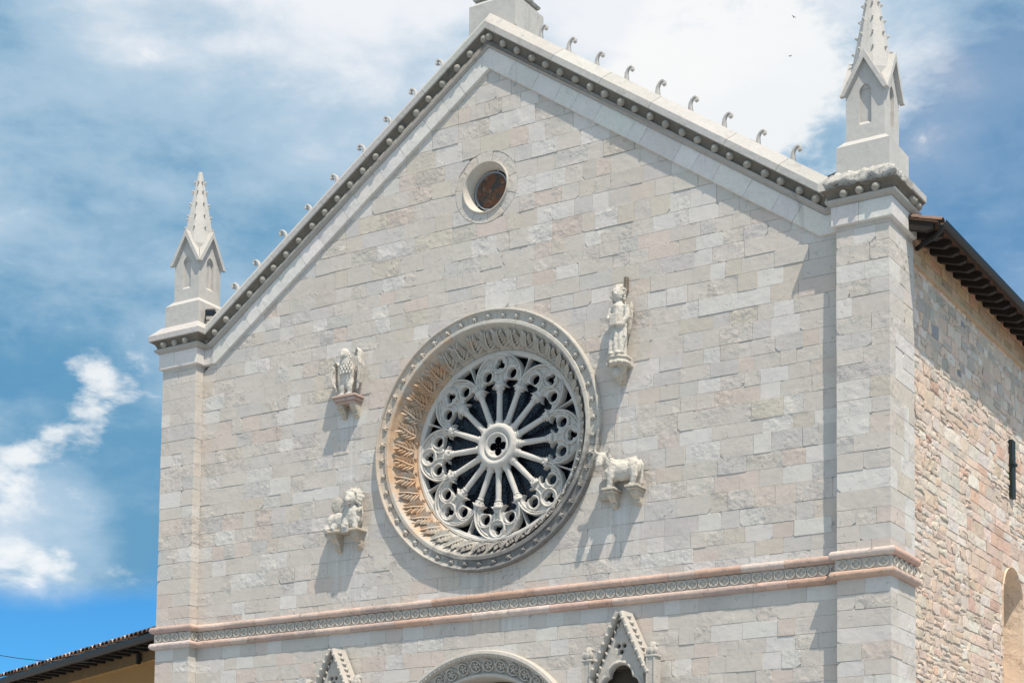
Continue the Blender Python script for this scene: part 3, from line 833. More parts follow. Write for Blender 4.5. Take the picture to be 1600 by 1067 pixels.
for zb, h, nm in ((-2.835, .135, 'upper_roll_moulding'), (-3.145, .13, 'lower_roll_moulding')):
    pr = roll_prof(zb, h, .095)
    for i, (a, b, o) in enumerate(BS):
        Lg = (b - a).length; n = max(1, round(Lg / 0.75)); c = [0] + [(k + ru(-.3, .3)) / n for k in range(1, n)] + [1]
        for s0, s1 in zip(c, c[1:]):
            mb = MB()
            o0 = bmitre(i) if s0 == 0 else o; o1 = bmitre(i + 1) if s1 == 1 else o
            j0 = ru(-.004, .004); t = (b - a).normalized()
            def ring(s, oo, g): return [a.lerp(b, s) + oo * (q + (j0 if q > .05 and 0 < s < 1 else 0)) + Vector((0, 0, z_)) + t * g for q, z_ in pr]
            ks = max(1, int(Lg * (s1 - s0) / .12)); R = []
            for k in range(ks + 1):
                s = s0 + (s1 - s0) * k / ks
                oo = o0 if k == 0 else o1 if k == ks else o
                rg = ring(s, oo, (.003 if k == 0 and s0 > 0 else -.003 if k == ks and s1 < 1 else 0))
                if 0 < k < ks: rg = [p + o * ru(-.006, .003) + Vector((0, 0, ru(-.003, .003))) for p in rg]
                R.append(rg)
            pk = random.choice(((1, 1, 1), (1.05, 1.12, 1.15), (.95, .88, .82), (1.1, 1.25, 1.35), (.9, .95, 1), (1, 1.02, 1.02)))
            mb.rings(R, True, True, True, jit(pk, .06))
            cobj(nm, mb, M_PINK, smooth=50)
mb = MB()
for i, (a, b, o) in enumerate(BS):
    mb.rings([[a + bmitre(i) * q + Vector((0, 0, z_)) for q, z_ in ((-.02, -3.012), (.018, -3.012), (.018, -2.838), (-.02, -2.838))],
              [b + bmitre(i + 1) * q + Vector((0, 0, z_)) for q, z_ in ((-.02, -3.012), (.018, -3.012), (.018, -2.838), (-.02, -2.838))]], True, True, True)
cobj('belt_panel', mb, M_BELT)
rg = MB(); n = 18
def annulus(mb, cx, cz, r0, r1, y0, y1, n=18, a0=0, a1=2 * math.pi):
    full = abs(a1 - a0) > 6.28
    m = n if full else n + 1
    A = [a0 + (a1 - a0) * k / n for k in range(m)]
    def C(r, y): return [(cx + r * math.cos(t), y, cz + r * math.sin(t)) for t in A]
    rm = (r0 + r1) / 2
    R = [C(r0, y0), C(r0 + (r1 - r0) * .2, y1), C(r1 - (r1 - r0) * .2, y1), C(r1, y0)]
    for i in range(3):
        for k in range(n):
            j = (k + 1) % m
            mb.face([R[i][k], R[i][j], R[i + 1][j], R[i + 1][k]])
annulus(rg, 0, 0, .066, .086, 0.003, -.030, 18)
for k in range(4):        # four petals leave a lozenge in the middle
    a = math.pi / 4 + k * math.pi / 2
    c = Vector((math.cos(a), math.sin(a)))
    t = Vector((-c.y, c.x)); p = [c * .066 + t * .0, c * .052 + t * .03, c * .044, c * .052 - t * .03]
    rg.face([(q.x, -.02, q.y) for q in p])
rg.mesh([(.052, .003, 0), (0, .003, .052), (-.052, .003, 0), (0, .003, -.052), (0, -.026, 0)], [(0, 1, 4), (1, 2, 4), (2, 3, 4), (3, 0, 4)])
ring_me = build_mesh('circle_ornament', rg, M_BELT, 40)
for i, (a, b, o) in enumerate(BS):
    if i == 0: continue
    Lg = (b - a).length; n = max(1, int((Lg - .02) / .185))
    if Lg < .3 and i in (2, 4): n = 1
    t = (b - a).normalized()
    for k in range(n):
        p = a + t * (Lg * (k + .5) / n) + o * .018 + Vector((0, 0, -2.925))
        CP(link('circle_ornament', ring_me, loc=p, rot=(0, 0, math.atan2(t.y, t.x))))

# ------------------------------------------------------------------ rose window
def revolve(mb, prof, n=96, cx=RX, cz=0, a0=0, a1=2 * math.pi):
    full = abs(a1 - a0) > 6.28; m = n if full else n + 1
    R = [[(cx + r * math.cos(a0 + (a1 - a0) * k / n), y, cz + r * math.sin(a0 + (a1 - a0) * k / n)) for k in range(m)] for r, y in prof]
    mb.rings(R, full)
def RP(o): o.parent = rose; o.matrix_parent_inverse = Matrix(); return o
def seg_ring(name, prof, n, off, gap, steps=6):
    for k in range(n):
        a0 = off + 2 * math.pi * k / n + gap; a1 = off + 2 * math.pi * (k + 1) / n - gap; mb = MB(); j = ru(-.003, .003)
        R = [[(RX + r * math.cos(a0 + (a1 - a0) * q / steps), y + (j if y < 0 else 0), r * math.sin(a0 + (a1 - a0) * q / steps)) for r, y in prof] for q in range(steps + 1)]
        mb.rings(R, True, True, True); RP(obj(name, mb, M_SPLAY, None, 35))
rs = MB(); revolve(rs, [(2.29, .02), (2.29, -.04), (2.02, -.02), (1.995, .02)], 96)
rose = cobj('rose_window', rs, M_MORT)
seg_ring('ring_stone', [(2.29, .03), (2.312, .03), (2.312, -.085), (2.302, -.112), (2.28, -.118), (2.266, -.11), (2.258, -.075), (2.21, -.055), (2.14, -.052), (2.118, -.06), (2.118, .03)], 23, .1, .0012)
seg_ring('inner_ring_stone', [(2.116, .0), (2.114, -.082), (2.104, -.098), (2.05, -.10), (2.035, -.088), (2.025, -.05), (2.012, -.01), (2.0, .012), (2.02, .03)], 19, .27, .0012)
rs = MB(); revolve(rs, [(2.002, .008), (1.93, .10), (1.86, .20), (1.80, .295), (1.795, .31), (1.775, .305), (1.765, .32), (1.71, .375), (1.695, .36), (1.675, .365), (1.665, .40), (1.66, .60)], 128); RP(obj('splay', rs, M_SPLAY, None, 30))
# carved leaves on the splay: a sprig, local x = along rim, local y = up the splay, local z = outward
def leaf_mesh(seed):
    R_ = random.Random(seed)
    mb = MB()
    mb.tube([(0, -.03, .03), (.012, .1, .062), (.0, .2, .07), (-.012, .36, .05)], [.018, .016, .014, .008], 5)
    for k in range(5):
        y0 = -.04 + .066 * k
        for sx in (-1, 1):
            ln = .215 - .016 * k + R_.uniform(-.015, .015)
            a = math.radians(48 - 2.5 * k + R_.uniform(-6, 6)); d = Vector((sx * math.sin(a), math.cos(a), 0)); t = Vector((-d.y, d.x, 0)) * sx
            b = Vector((0, y0, .045)); w = .030; U = lambda h: Vector((0, 0, h))
            c = t * .02                                     # leaflet curls towards the tip
            p = [b, b + d * ln * .30 + t * w + U(-.02), b + d * ln * .35 + U(.03), b + d * ln * .30 - t * w + U(-.02),
                 b + d * ln * .72 + t * w * .85 + c + U(-.02), b + d * ln * .72 + c + U(.028), b + d * ln * .72 - t * w * .85 + c + U(-.02), b + d * ln + c * 2.2 + U(-.012)]
            mb.mesh([tuple(v) for v in p], [(0, 1, 2), (0, 2, 3), (1, 4, 5, 2), (2, 5, 6, 3), (4, 7, 5), (5, 7, 6)])
    return build_mesh('leaf', mb, M_SPLAY, 40, False)
leaves = [leaf_mesh(s) for s in range(3)]
NL = 40
sd = Vector((1.80 - 2.0, .30)).normalized()      # (dr, dy) down the splay
for k in range(NL):
    a = 2 * math.pi * (k + .5) / NL
    er = Vector((math.cos(a), 0, math.sin(a))); et = Vector((-math.sin(a), 0, math.cos(a)))
    upv = -(er * sd.x + Vector((0, 1, 0)) * sd.y)                 # towards the rim
    nrm = et.cross(upv)
    if nrm.dot(Vector((0, -1, 0))) < 0: nrm = -nrm
    s = 1; lean = ru(-.10, .10) + .12
    X = et * math.cos(lean) + upv * math.sin(lean); Y = -et * math.sin(lean) + upv * math.cos(lean)
    c = Vector((RX, 0, 0)) + er * 1.795 + Vector((0, .30, 0)) + nrm * .012
    Mx = Matrix(((X.x * 1.32, Y.x, nrm.x, c.x), (X.y * 1.32, Y.y, nrm.y, c.y), (X.z * 1.32, Y.z, nrm.z, c.z), (0, 0, 0, 1)))
    RP(link('leaf', leaves[k % 3], mw=Mx))
# rosettes: outer cove and inner band
ro = MB(); ro.ball((0, 0, 0), (.036, .03, .036), 8, 5)
for k in range(5):
    a = k * 2 * math.pi / 5; ro.ball((.042 * math.cos(a), .012, .042 * math.sin(a)), (.026, .022, .026), 6, 4)
ro_me = build_mesh('rosette', ro, M_SPLAY, True)
for k in range(46):
    a = 2 * math.pi * (k + .3) / 46 + ru(-.008, .008)
    RP(link('rosette', ro_me, loc=(RX + 2.18 * math.cos(a), -.08, 2.185 * math.sin(a)), rot=(0, ru(0, 6), 0), scale=[ru(.75, 1.0)] * 3))
for k in range(40):
    a = 2 * math.pi * k / 40
    RP(link('rosette', ro_me, loc=(RX + 1.735 * math.cos(a), .335, 1.735 * math.sin(a)), rot=(0, ru(0, 6), a * 0), scale=[ru(.62, .75)] * 3))
# tracery: eight equal sectors
s225 = math.radians(22.5); s1125 = math.radians(11.25)
HB_ = (1.31 * math.sin(s1125), 1.31 * math.cos(s1125))
GB_ = (1.05 * math.sin(s1125), 1.05 * math.cos(s1125))
def elems(x, z):
    r = np.hypot(x, z); E = []
    ax = np.abs(x)
    E.append((np.maximum(1.605 - r, r - 1.70), .385, .02))                       # rim
    E.append((np.maximum(1.64 - r, r - 1.70), .365, .015))
    for rad, hw, yy in ((.463, .017, .362), (.418, .014, .388)):                  # double moulding of the main arch
        E.append((np.maximum(np.abs(circ(x, z, 0, 1.205, rad)) - hw, 1.045 - r), yy, .013))
    E.append((np.maximum(np.abs(circ(x, z, 0, 1.205, .44)) - .03, 1.045 - r), .415, .008))
    hole = circ(ax, z, HB_[0], HB_[1], .090); gap = circ(ax, z, GB_[0], GB_[1], .182)
    E.append((np.maximum(np.abs(hole - .024) - .02, 1.20 - r), .398, .014))      # keyhole rim
    sm = np.maximum(np.abs(circ(ax, z, HB_[0] * .98, HB_[1] - .06, .200)) - .014, 1.07 - r); E.append((np.maximum(sm, circ(x, z, 0, 1.205, .45)), .388, .012))
    tre = circ(x, z, 0, 1.475, .165); E.append((np.abs(tre + .012) - .017, .375, .013))   # trefoil ring
    trih = np.minimum.reduce([circ(x, z, .052 * math.sin(t), 1.475 + .052 * math.cos(t), .050) for t in (0, 2.094, 4.189)])
    E.append((np.maximum(tre, -trih), .415, .010))
    inner = np.maximum(circ(x, z, 0, 1.205, .435), 1.06 - r)
    body = np.maximum.reduce([inner, -hole, -gap, -tre, 1.07 - r]); E.append((body, .43, .012))
    cap = np.maximum(np.hypot(ax - 1.10 * math.sin(s225), z - 1.10 * math.cos(s225)) - .085, 0.98 - r); E.append((cap, .40, .02))
    cap = np.maximum(np.hypot(x, z - 1.12) - .085, 1.02 - r); E.append((cap, .40, .02))
    # little cusp in each spandrel
    px_ = ax * math.cos(s225) - z * math.sin(s225); E.append((np.maximum.reduce([np.abs(px_) - .016 - .3 * np.maximum(r - 1.56, 0), 1.22 - r, r - 1.62]), .40, .012))   # spur to the rim
    return E
def TF(x, z):
    f = np.minimum.reduce([e[0] for e in elems(x, z)])
    th = np.abs(np.arctan2(x, z))
    return np.maximum(f, (th - s225) * 1.2)
def TH(x, z, f):
    y = np.full(np.shape(x), .46)
    for e, yf, b in elems(x, z):
        k = np.clip(-e / b, 0, 1); yy = yf + .04 * (1 - np.sqrt(1 - (1 - k) ** 2))
        y = np.where(e < 0, np.minimum(y, yy), y)
    return y
tr_me = sdf_mesh('tracery_panel', TF, TH, -.68, .68, .95, 1.705, 150, 90, .52, M_TRAC, 40)
for k in range(8):
    RP(link('tracery_panel', tr_me, loc=(RX, 0, 0), rot=(0, k * math.pi / 4, 0)))
# colonettes
cm = MB(); 
cm.lathe([(.085, .36), (.085, .41), (.07, .425), (.078, .45), (.056, .475), (.053, .70), (.050, .955), (.062, .965), (.062, .98), (.052, .985), (.06, 1.03), (.092, 1.07), (.095, 1.10), (.08, 1.115)], 12)
for k in range(6):
    a = k * math.pi / 3; cm.ball((.068 * math.cos(a), .068 * math.sin(a), 1.035), (.022, .022, .03), 5, 4)
cme = build_mesh('colonette', cm, M_TRAC, 40)
for k in range(16):
    RP(link('colonette', cme, loc=(RX, .43, 0), rot=(0, k * math.pi / 8, 0)))
# hub
def HF(x, z):
    r = np.hypot(x, z)
    q = np.minimum.reduce([circ(x, z, .10 * math.sin(t), .10 * math.cos(t), .072) for t in (0, math.pi / 2, math.pi, 1.5 * math.pi)])
    return np.maximum(r - .40, -np.minimum(q, r - .045))
def HH(x, z, f):
    r = np.hypot(x, z)
    y = np.interp(r, [0, .185, .20, .22, .238, .25, .27, .30, .33, .37, .395, .41], [.36, .36, .325, .315, .33, .355, .33, .305, .30, .315, .345, .37])
    return y + np.where(r < .2, .03 * np.clip(1 + f / .03, 0, 1), 0)
RP(link('hub', sdf_mesh('hub', HF, HH, -.42, .42, -.42, .42, 76, 76, .405, M_TRAC, 40), loc=(RX, 0, 0)))
gl = MB(); revolve(gl, [(1.66, .60), (.9, .603), (.3, .605), (.001, .606)], 64); RP(obj('glass', gl, M_GLASS))
lead = MB()
for r in (.62, .86, 1.12, 1.38):
    annulus(lead, RX, 0, r - .009, r + .009, .605, .592, 64)
for k in range(48):
    a = 2 * math.pi * (k + .5) / 48; c, s = math.cos(a), math.sin(a)
    lead.mesh([(RX + c * .5 - s * .006, .594, s * .5 + c * .006), (RX + c * 1.6 - s * .006, .594, s * 1.6 + c * .006), (RX + c * 1.6 + s * .006, .594, s * 1.6 - c * .006), (RX + c * .5 + s * .006, .594, s * .5 - c * .006)], [(0, 1, 2, 3)])
for k in range(32):
    a = 2 * math.pi * (k + .25 + .5 * (k % 2)) / 32; annulus(lead, RX + .74 * math.cos(a), .74 * math.sin(a), .07, .082, .603, .59, 10); 
    annulus(lead, RX + 1.0 * math.cos(a + .1), 1.0 * math.sin(a + .1), .08, .092, .603, .59, 10)
RP(obj('lead_cames', lead, M_LEAD, None, False, False))

# ------------------------------------------------------------------ oculus
oc = MB()
revolve(oc, [(.47, .03), (.47, -.03), (.464, -.042), (.45, -.042), (.442, -.028), (.425, .03), (.395, .09), (.38, .14), (.37, .30)], 48, OCX, OCZ)
ocu = cobj('oculus_window', oc, M_BELT, smooth=35)
def OP(o): o.parent = ocu; o.matrix_parent_inverse = Matrix(); return o
od = MB(); revolve(od, [(.345, .205), (.2, .21), (.001, .212)], 40, OCX, OCZ); OP(obj('rusted_sheet', od, M_RUST))
orr = MB(); annulus(orr, OCX, OCZ, .318, .35, .205, .165, 40); OP(obj('metal_rim', orr, M_ZINC))
for a in (-2.5, .35, 1.2, 2.0):
    mb = MB(); mb.tube([(OCX + .335 * math.cos(a), .18, OCZ + .335 * math.sin(a)), (OCX + .40 * math.cos(a), .17, OCZ + .40 * math.sin(a))], .011, 6); OP(obj('bracket', mb, M_ZINC))

# ------------------------------------------------------------------ nave flank (right side)
NX = 7.35
def nmap(u, v, d): return (NX + d, u, v)
nv = MB()
ARY, ARR, ARZ = 6.10, .60, -2.46           # blind arched window
Y1 = 9.5
for (y0, y1, z0, z1) in ((DB - .02, ARY - ARR, GZ, 2.0), (ARY + ARR, Y1, GZ, 2.0), (ARY - ARR, ARY + ARR, ARZ + ARR + .02, 2.0)):
    nv.face([nmap(y0, z0, 0), nmap(y1, z0, 0), nmap(y1, z1, 0), nmap(y0, z1, 0)])
arc = [(ARY + ARR * math.cos(t * math.pi / 16), ARZ + ARR * math.sin(t * math.pi / 16)) for t in range(17)]
for i in range(16):
    nv.face([nmap(arc[i][0], ARZ + ARR + .02, 0), nmap(arc[i][0], arc[i][1], 0), nmap(arc[i + 1][0], arc[i + 1][1], 0), nmap(arc[i + 1][0], ARZ + ARR + .02, 0)])
flank = cobj('flank_wall', nv, M_RMORT)
def FP(o): o.parent = flank; o.matrix_parent_inverse = Matrix(); return o
# smooth plastered reveal of the blind window
aw = MB(); fr = [(ARY - ARR, GZ)] + list(reversed(arc)) + [(ARY + ARR, GZ)]
for (a, b) in zip(fr, fr[1:]):
    aw.face([nmap(a[0], a[1], .035), nmap(b[0], b[1], .035), nmap(b[0], b[1], -.5), nmap(a[0], a[1], -.5)], (.66, .53, .42))
aw.face([nmap(u, v, -.5) for u, v in fr], (.60, .47, .36))
FP(obj('arched_recess', aw, M_RUB))
RED = (.51, .36, .29); ROSE = (.535, .425, .36); CREAM = (.545, .47, .41); BUFF = (.535, .445, .375); OCH = (.515, .405, .325); PALE = (.555, .51, .465); SLATE = (.24, .245, .27); GRYB = (.40, .37, .335)
fst = []
z = -5.2
while z < 2.0:
    h = ru(.13, .25)
    y = DB + .005
    regular = z < -.35
    while y < Y1 - .1:
        ash = (y > 3.6 and z < .0 and mnoise.noise(Vector((y * .5, z * .5, 4))) > -.25) or (y > 2.2 and y < 3.1 and -2.2 < z < -.2)
        w = ru(.35, .62) if ash else ru(.14, .46)
        subs = [(z, z + h)] if ash or rnd() < .6 else [(z, z + h * .5), (z + h * .5, z + h)]
        for q0, q1 in subs:
            zm = (q0 + q1) / 2; ym = y + w / 2
            g = .005 if ash else ru(.004, .014)
            k = .012 if ash else .035
            poly = []
            base = [(y + g, q0 + g), (y + w * .5, q0 + g), (y + w - g, q0 + g), (y + w - g, (q0 + q1) / 2), (y + w - g, q1 - g), (y + w * .5, q1 - g), (y + g, q1 - g), (y + g, (q0 + q1) / 2)]
            poly = [(max(DB + .003, u + ru(-k, k)), v + ru(-k, k) * .8) for u, v in base]
            if not ash:      # round off the corners
                c = (sum(p[0] for p in poly) / 8, sum(p[1] for p in poly) / 8)
                poly = [p if i % 2 else (p[0] + (c[0] - p[0]) * ru(.0, .14), p[1] + (c[1] - p[1]) * ru(.0, .14)) for i, p in enumerate(poly)]
            inarc = abs(ym - ARY) < ARR + w / 2 and zm < ARZ + math.sqrt(max(0, ARR ** 2 - min(ARR, abs(ym - ARY)) ** 2)) + .12
            if inarc:
                lo = ARY - ARR - .02; hi = ARY + ARR + .02
                if ym < ARY and y < lo - .06: poly = [(min(u, lo), v) for u, v in poly]
                elif ym > ARY and y + w > hi + .06: poly = [(max(u, hi), v) for u, v in poly]
                else: continue
            if area(poly) < .004: continue
            q = rnd()
            if ash and y > 3.2: c = ROSE if q < .52 else RED if q < .66 else CREAM if q < .84 else PALE
            elif ash: c = PALE if q < .6 else CREAM if q < .8 else ROSE
            elif z > .3: c = GRYB if q < .22 else CREAM if q < .38 else ROSE if q < .58 else BUFF if q < .84 else PALE if q < .98 else SLATE
            else: c = CREAM if q < .30 else BUFF if q < .52 else PALE if q < .66 else ROSE if q < .86 else RED if q < .91 else OCH
            d = ru(.006, .016) if ash else ru(.003, .019)
            fst.append((area(poly) if zm > -4.4 and ym < 7.3 else 0, poly, d, jit(c, .1), 0 if ash else ru(.0, .007)))
        y += w
    z += h
fst.sort(key=lambda s: -s[0]); rest = MB()
for i, (scr, poly, d, tint, dm) in enumerate(fst):
    if i < 300:
        mb = MB(); prism(mb, poly, -.02, d, nmap, .007, tint, (ru(-.03, .03), ru(-.04, .04)), dm + .001); FP(link('rubble_stone', build_mesh('rubble_stone', mb, M_RUB)))
    else: prism(rest, poly, -.02, d, nmap, .007, tint, (ru(-.03, .03), ru(-.04, .04)), dm + .001)
tag(FP(link('rubble_stones', build_mesh('rubble_stones', rest, M_RUB))), kind='stuff')
# upper wall band above the ledge
ub = MB(); ub.box(NX - .5, NX + .085, DB, Y1, 2.0, 2.05, (.44, .34, .24)); ub.box(NX - .5, NX + .03, DB, Y1, 2.05, 2.58, (.33, .24, .16))
FP(obj('eave_band', ub, M_RUB))
z = 2.06
for r_ in range(3):
    y = DB + ru(0, .1)
    while y < 7.6:
        w = ru(.2, .5); mb = MB()
        pl = [(y + ru(.005, .02), z + .01), (y + w - ru(.005, .02), z + .01 + ru(-.008, .008)), (y + w - .012, z + .165 + ru(-.01, .005)), (y + .012, z + .165 + ru(-.01, .005))]
        prism(mb, pl, .0, .03 + ru(.004, .02), nmap, .012, jit(random.choice(((.40, .28, .17), (.46, .33, .22), (.36, .26, .18), (.48, .27, .18))), .1)); FP(link('eave_stone', build_mesh('eave_stone', mb, M_RUB))); y += w
    z += .175
# slit with iron bar
sl = MB(); SY = 6.08
sl.box(NX - .02, NX + .075, SY - .10, SY + .10, -.60, .46); sl.box(NX + .07, NX + .10, SY - .14, SY + .14, .0, .05)
FP(obj('iron_shutter', sl, M_GREEN))
# roof: rafters, boards, tiles, gutter
EX = 7.95; pit = .30
roof_z = lambda x: 2.45 + (EX - x) * pit
rf = MB(); rf.mesh([(EX - .02, .45, roof_z(EX)), (EX - .02, .9, roof_z(EX)), (WO + .03, .9, roof_z(WO + .03)), (WO + .03, .45, roof_z(WO + .03)), (EX - .02, .45, roof_z(EX) - .03), (EX - .02, .9, roof_z(EX) - .03), (WO + .03, .9, roof_z(WO + .03) - .03), (WO + .03, .45, roof_z(WO + .03) - .03)],
    [(0, 1, 2, 3), (7, 6, 5, 4), (0, 4, 5, 1), (1, 5, 6, 2), (2, 6, 7, 3), (3, 7, 4, 0)])
rf.mesh([(EX - .02, .9, roof_z(EX)), (EX - .02, Y1, roof_z(EX)), (0, Y1, roof_z(0)), (0, .9, roof_z(0)), (EX - .02, .9, roof_z(EX) - .03), (EX - .02, Y1, roof_z(EX) - .03), (0, Y1, roof_z(0) - .03), (0, .9, roof_z(0) - .03)],
    [(0, 1, 2, 3), (7, 6, 5, 4), (0, 4, 5, 1), (1, 5, 6, 2), (2, 6, 7, 3), (3, 7, 4, 0)])
rf.mesh([(-EX, .9, roof_z(EX)), (-EX, Y1, roof_z(EX)), (0, Y1, roof_z(0)), (0, .9, roof_z(0))], [(0, 1, 2, 3)])
roof = cobj('nave_roof', rf, M_BOARD)
def GP(o): o.parent = roof; o.matrix_parent_inverse = Matrix(); return o
y = .52
while y < 8.6:
    mb = MB(); h = .15; xa, xb = (NX - .05 if y > .9 else WO + .02), EX - .10
    mb.rings([[(xx, y - .05, roof_z(xx) - .035 - hh), (xx, y + .05, roof_z(xx) - .035 - hh), (xx, y + .05, roof_z(xx) - .033), (xx, y - .05, roof_z(xx) - .033)] for xx, hh in ((xa, h), (xb - .12, h), (xb, h * .55))], True, True, True)
    GP(obj('rafter', mb, M_WOOD)); y += .395
tm = MB()   # one channel tile, half-round, running down the slope
for s0 in range(1):
    R = []
    for xx, rr in ((0, .085), (-.45, .07)):
        R.append([(xx, rr * math.cos(t * math.pi / 8), rr * .8 * math.sin(t * math.pi / 8) - xx * pit) for t in range(9)] + [(xx, (rr - .015) * math.cos(t * math.pi / 8), (rr - .015) * .8 * math.sin(t * math.pi / 8) - xx * pit) for t in range(8, -1, -1)])
    tm.rings(R, True, True, True)
tile_me = build_mesh('roof_tile', tm, M_TILE, 40)
for k in range(41):
    for j in range(2):
        GP(link('roof_tile', tile_me, loc=(EX + .04 - j * .36, 0.54 + k * .20, roof_z(EX + .04 - j * .36) + .012 + j * .004)))
gt = MB(); R = []
for y in (.42, Y1):
    R.append([(EX + .055 + .075 * math.cos(t), y, 2.415 + .075 * math.sin(t)) for t in [math.pi + k * math.pi / 8 for k in range(9)]] + [(EX + .055 + .065 * math.cos(t), y, 2.417 + .065 * math.sin(t)) for t in [2 * math.pi - k * math.pi / 8 for k in range(9)]])
gt.rings(R, True, True, True); GP(obj('gutter', gt, M_GUT, None, 40))
dp = MB(); dp.tube([(EX + .05, .47, 2.37), (EX + .0, .52, 2.30), (EX - .12, .62, 2.27), (NX + .25, .78, 2.27), (NX + .13, .92, 2.28), (NX + .06, 1.0, 2.29)], .04, 8); GP(obj('downpipe', dp, M_GUT, None, 40))

# ------------------------------------------------------------------ portal arch
pb = MB()
A0, A1 = 0.0, math.pi
revolve(pb, [(2.06, .03), (2.06, -.10), (2.04, -.15), (1.99, -.16), (1.95, -.13), (1.935, -.08), (1.93, -.03)], 64, 0, PORT_Z, A0, A1)
portal = cobj('portal_arch', pb, M_CARVE, smooth=35)
def PP(o): o.parent = portal; o.matrix_parent_inverse = Matrix(); return o
pb = MB(); revolve(pb, [(1.935, -.03), (1.90, -.015), (1.70, .06), (1.69, .03), (1.66, .0), (1.62, .01), (1.60, .05), (1.59, .10), (1.585, .5)], 64, 0, PORT_Z, A0, A1); PP(obj('carved_band', pb, M_CARVE, None, 35))
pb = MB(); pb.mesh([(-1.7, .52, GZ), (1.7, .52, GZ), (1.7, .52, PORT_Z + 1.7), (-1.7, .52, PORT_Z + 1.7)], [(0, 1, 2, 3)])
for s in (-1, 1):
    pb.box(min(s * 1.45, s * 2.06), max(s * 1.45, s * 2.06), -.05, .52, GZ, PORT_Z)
PP(obj('tympanum', pb, M_DARK))  # dark colour stands for the shade in the portal recess
sb = MB()   # vine scroll with a curling leaf
annulus(sb, 0, 0, .085, .112, .03, -.035, 16, .5, 6.2)
for k in range(5):
    a = k * 1.256 + .4; sb.ball((.045 * math.cos(a), -.005, .045 * math.sin(a)), (.032, .022, .022), 6, 4, M=Matrix.Rotation(-a, 3, 'Y'))
sb.ball((0, -.015, 0), .024, 6, 4)
sb.tube([(.10, 0, -.05), (.14, -.01, .02), (.13, 0, .11)], [.014, .016, .008], 5)
sme = build_mesh('vine_scroll', sb, M_CARVE, 40)
for k in range(22):
    a = math.pi * (k + .5) / 22
    PP(link('vine_scroll', sme, loc=(1.81 * math.cos(a), .0, PORT_Z + 1.81 * math.sin(a)), rot=(.35 * math.sin(a), -a + math.pi / 2, 0), scale=(1, 1, (-1) ** k)))
db = MB(); db.ball((0, 0, 0), (.034, .02, .016), 6, 4)
dme = build_mesh('dentil_leaf', db, M_CARVE, True)
for k in range(56):
    a = math.pi * (k + .5) / 56; PP(link('dentil_leaf', dme, loc=(1.955 * math.cos(a), -.135, PORT_Z + 1.955 * math.sin(a)), rot=(0, -a + .7, 0)))

